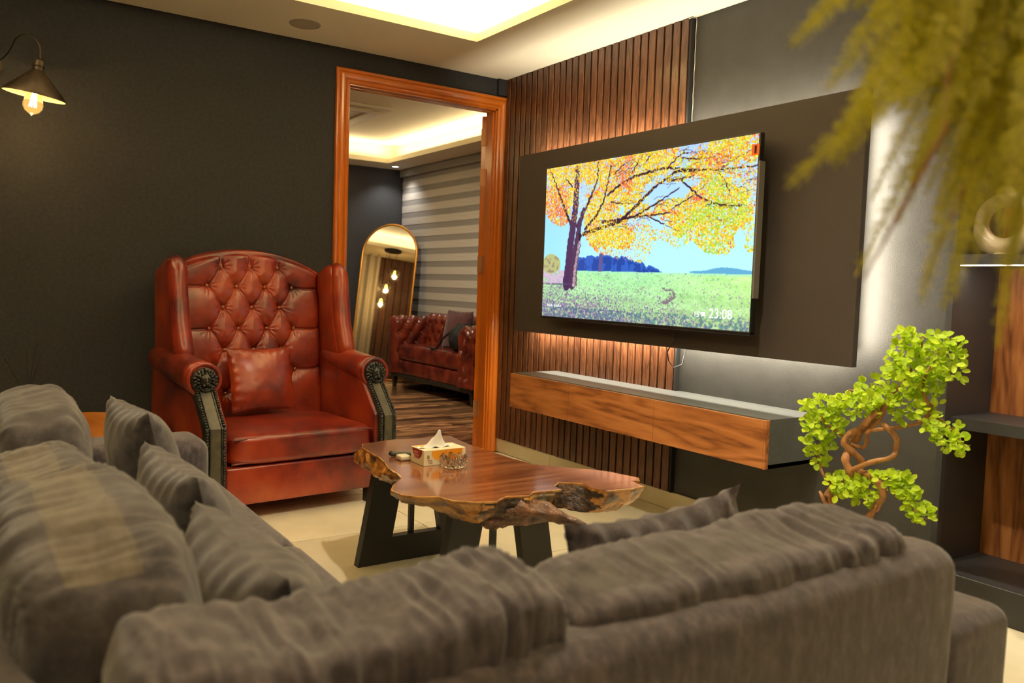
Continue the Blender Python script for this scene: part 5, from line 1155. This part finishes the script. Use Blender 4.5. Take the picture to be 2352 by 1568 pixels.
# walnut slats, curtain and pendants that the mirror shows
sw = thing('slatted_wall_panel', 'walnut slat panel of the next room, seen in the leaning mirror', 'wall panel', (-2.2, FY_S, 0))
box('backing', (-3.24, FY_S + .001, 0), (-.5, FY_S + .012, H), M['black'], sw)
v_, f_ = box_vf((-.050, 0, 0), (.050, .014, H - .002), .002, 1); o0 = None
for i in range(22):
    if o0 is None: o0 = mk('slat', v_, f_, M['slat'], sw, X=Matrix.Translation((-2.2, FY_S, 0))); o = o0
    else: o = bpy.data.objects.new('slat', o0.data); C.objects.link(o); o.parent = sw
    o.location = (-3.17 + .112 * i + 2.2, .012, 0)
cu_ = thing('grey_curtain', 'long grey curtain of the next room, seen in the leaning mirror', 'curtain', (-3.6, FY_S, 0))
xs2 = np.linspace(-4.15, -3.20, 90); zs2 = np.linspace(.02, 2.37, 6); UU, ZZ3 = np.meshgrid(xs2, zs2, indexing='ij')
V = np.stack([UU.ravel(), (FY_S + .10 + .035 * np.sin(UU * 48)).ravel(), ZZ3.ravel()], 1); mk('cloth', V, grid_faces(90, 6), M['blindlight'], cu_, True)
v_, f_ = tube_vf([(-4.2, FY_S + .10, 2.375), (-3.1, FY_S + .10, 2.375)], .012, 8); mk('rail', v_, f_, M['white'], cu_)
pdx, pdy = -3.12, -2.70
pd = thing('cage_pendant_lamp', 'black wire cage pendant cluster with amber bulbs, seen in the mirror', 'pendant lamp', (pdx, pdy, 2.6))
v_, f_ = lathe_vf([(0, -.03), (.13, -.03), (.14, 0)], 28, (pdx, pdy, H)); mk('canopy', v_, f_, M['black'], pd)
for k, (dx, dy, z) in enumerate(((.07, .0, 2.02), (-.05, .04, 1.77), (-.09, -.03, 1.55))):
    c = Vector((pdx + dx, pdy + dy, z)); v_, f_ = tube_vf([c + Vector((0, 0, .09)), Vector((c.x, c.y, H - .03))], .003, 6); mk('cord', v_, f_, M['black'], pd)
    R_ = .10; rt = Matrix.Rotation(.5 * k, 3, 'Z'); pts2 = [Vector((R_, 0, 0)), Vector((0, R_, 0)), Vector((-R_, 0, 0)), Vector((0, -R_, 0)), Vector((0, 0, .10)), Vector((0, 0, -.11))]
    ed = [(0, 1), (1, 2), (2, 3), (3, 0)] + [(i, 4) for i in range(4)] + [(i, 5) for i in range(4)]
    v_, f_ = join(*[tube_vf([c + rt @ pts2[a], c + rt @ pts2[b2]], .0065, 6) for a, b2 in ed]); mk('wire_cage', v_, f_, M['black'], pd)
    v_, f_ = ell_vf(c + Vector((0, 0, .0)), (.024, .024, .040), 12, 8); mk('bulb', v_, f_, plain('amber_lit_bulb', (.8, .5, .1), .5, emit=(1, .55, .08), es=9), pd, True)
    point('pendant_glow', tuple(c + Vector((0, 0, -.06))), 5, AMB, .03)
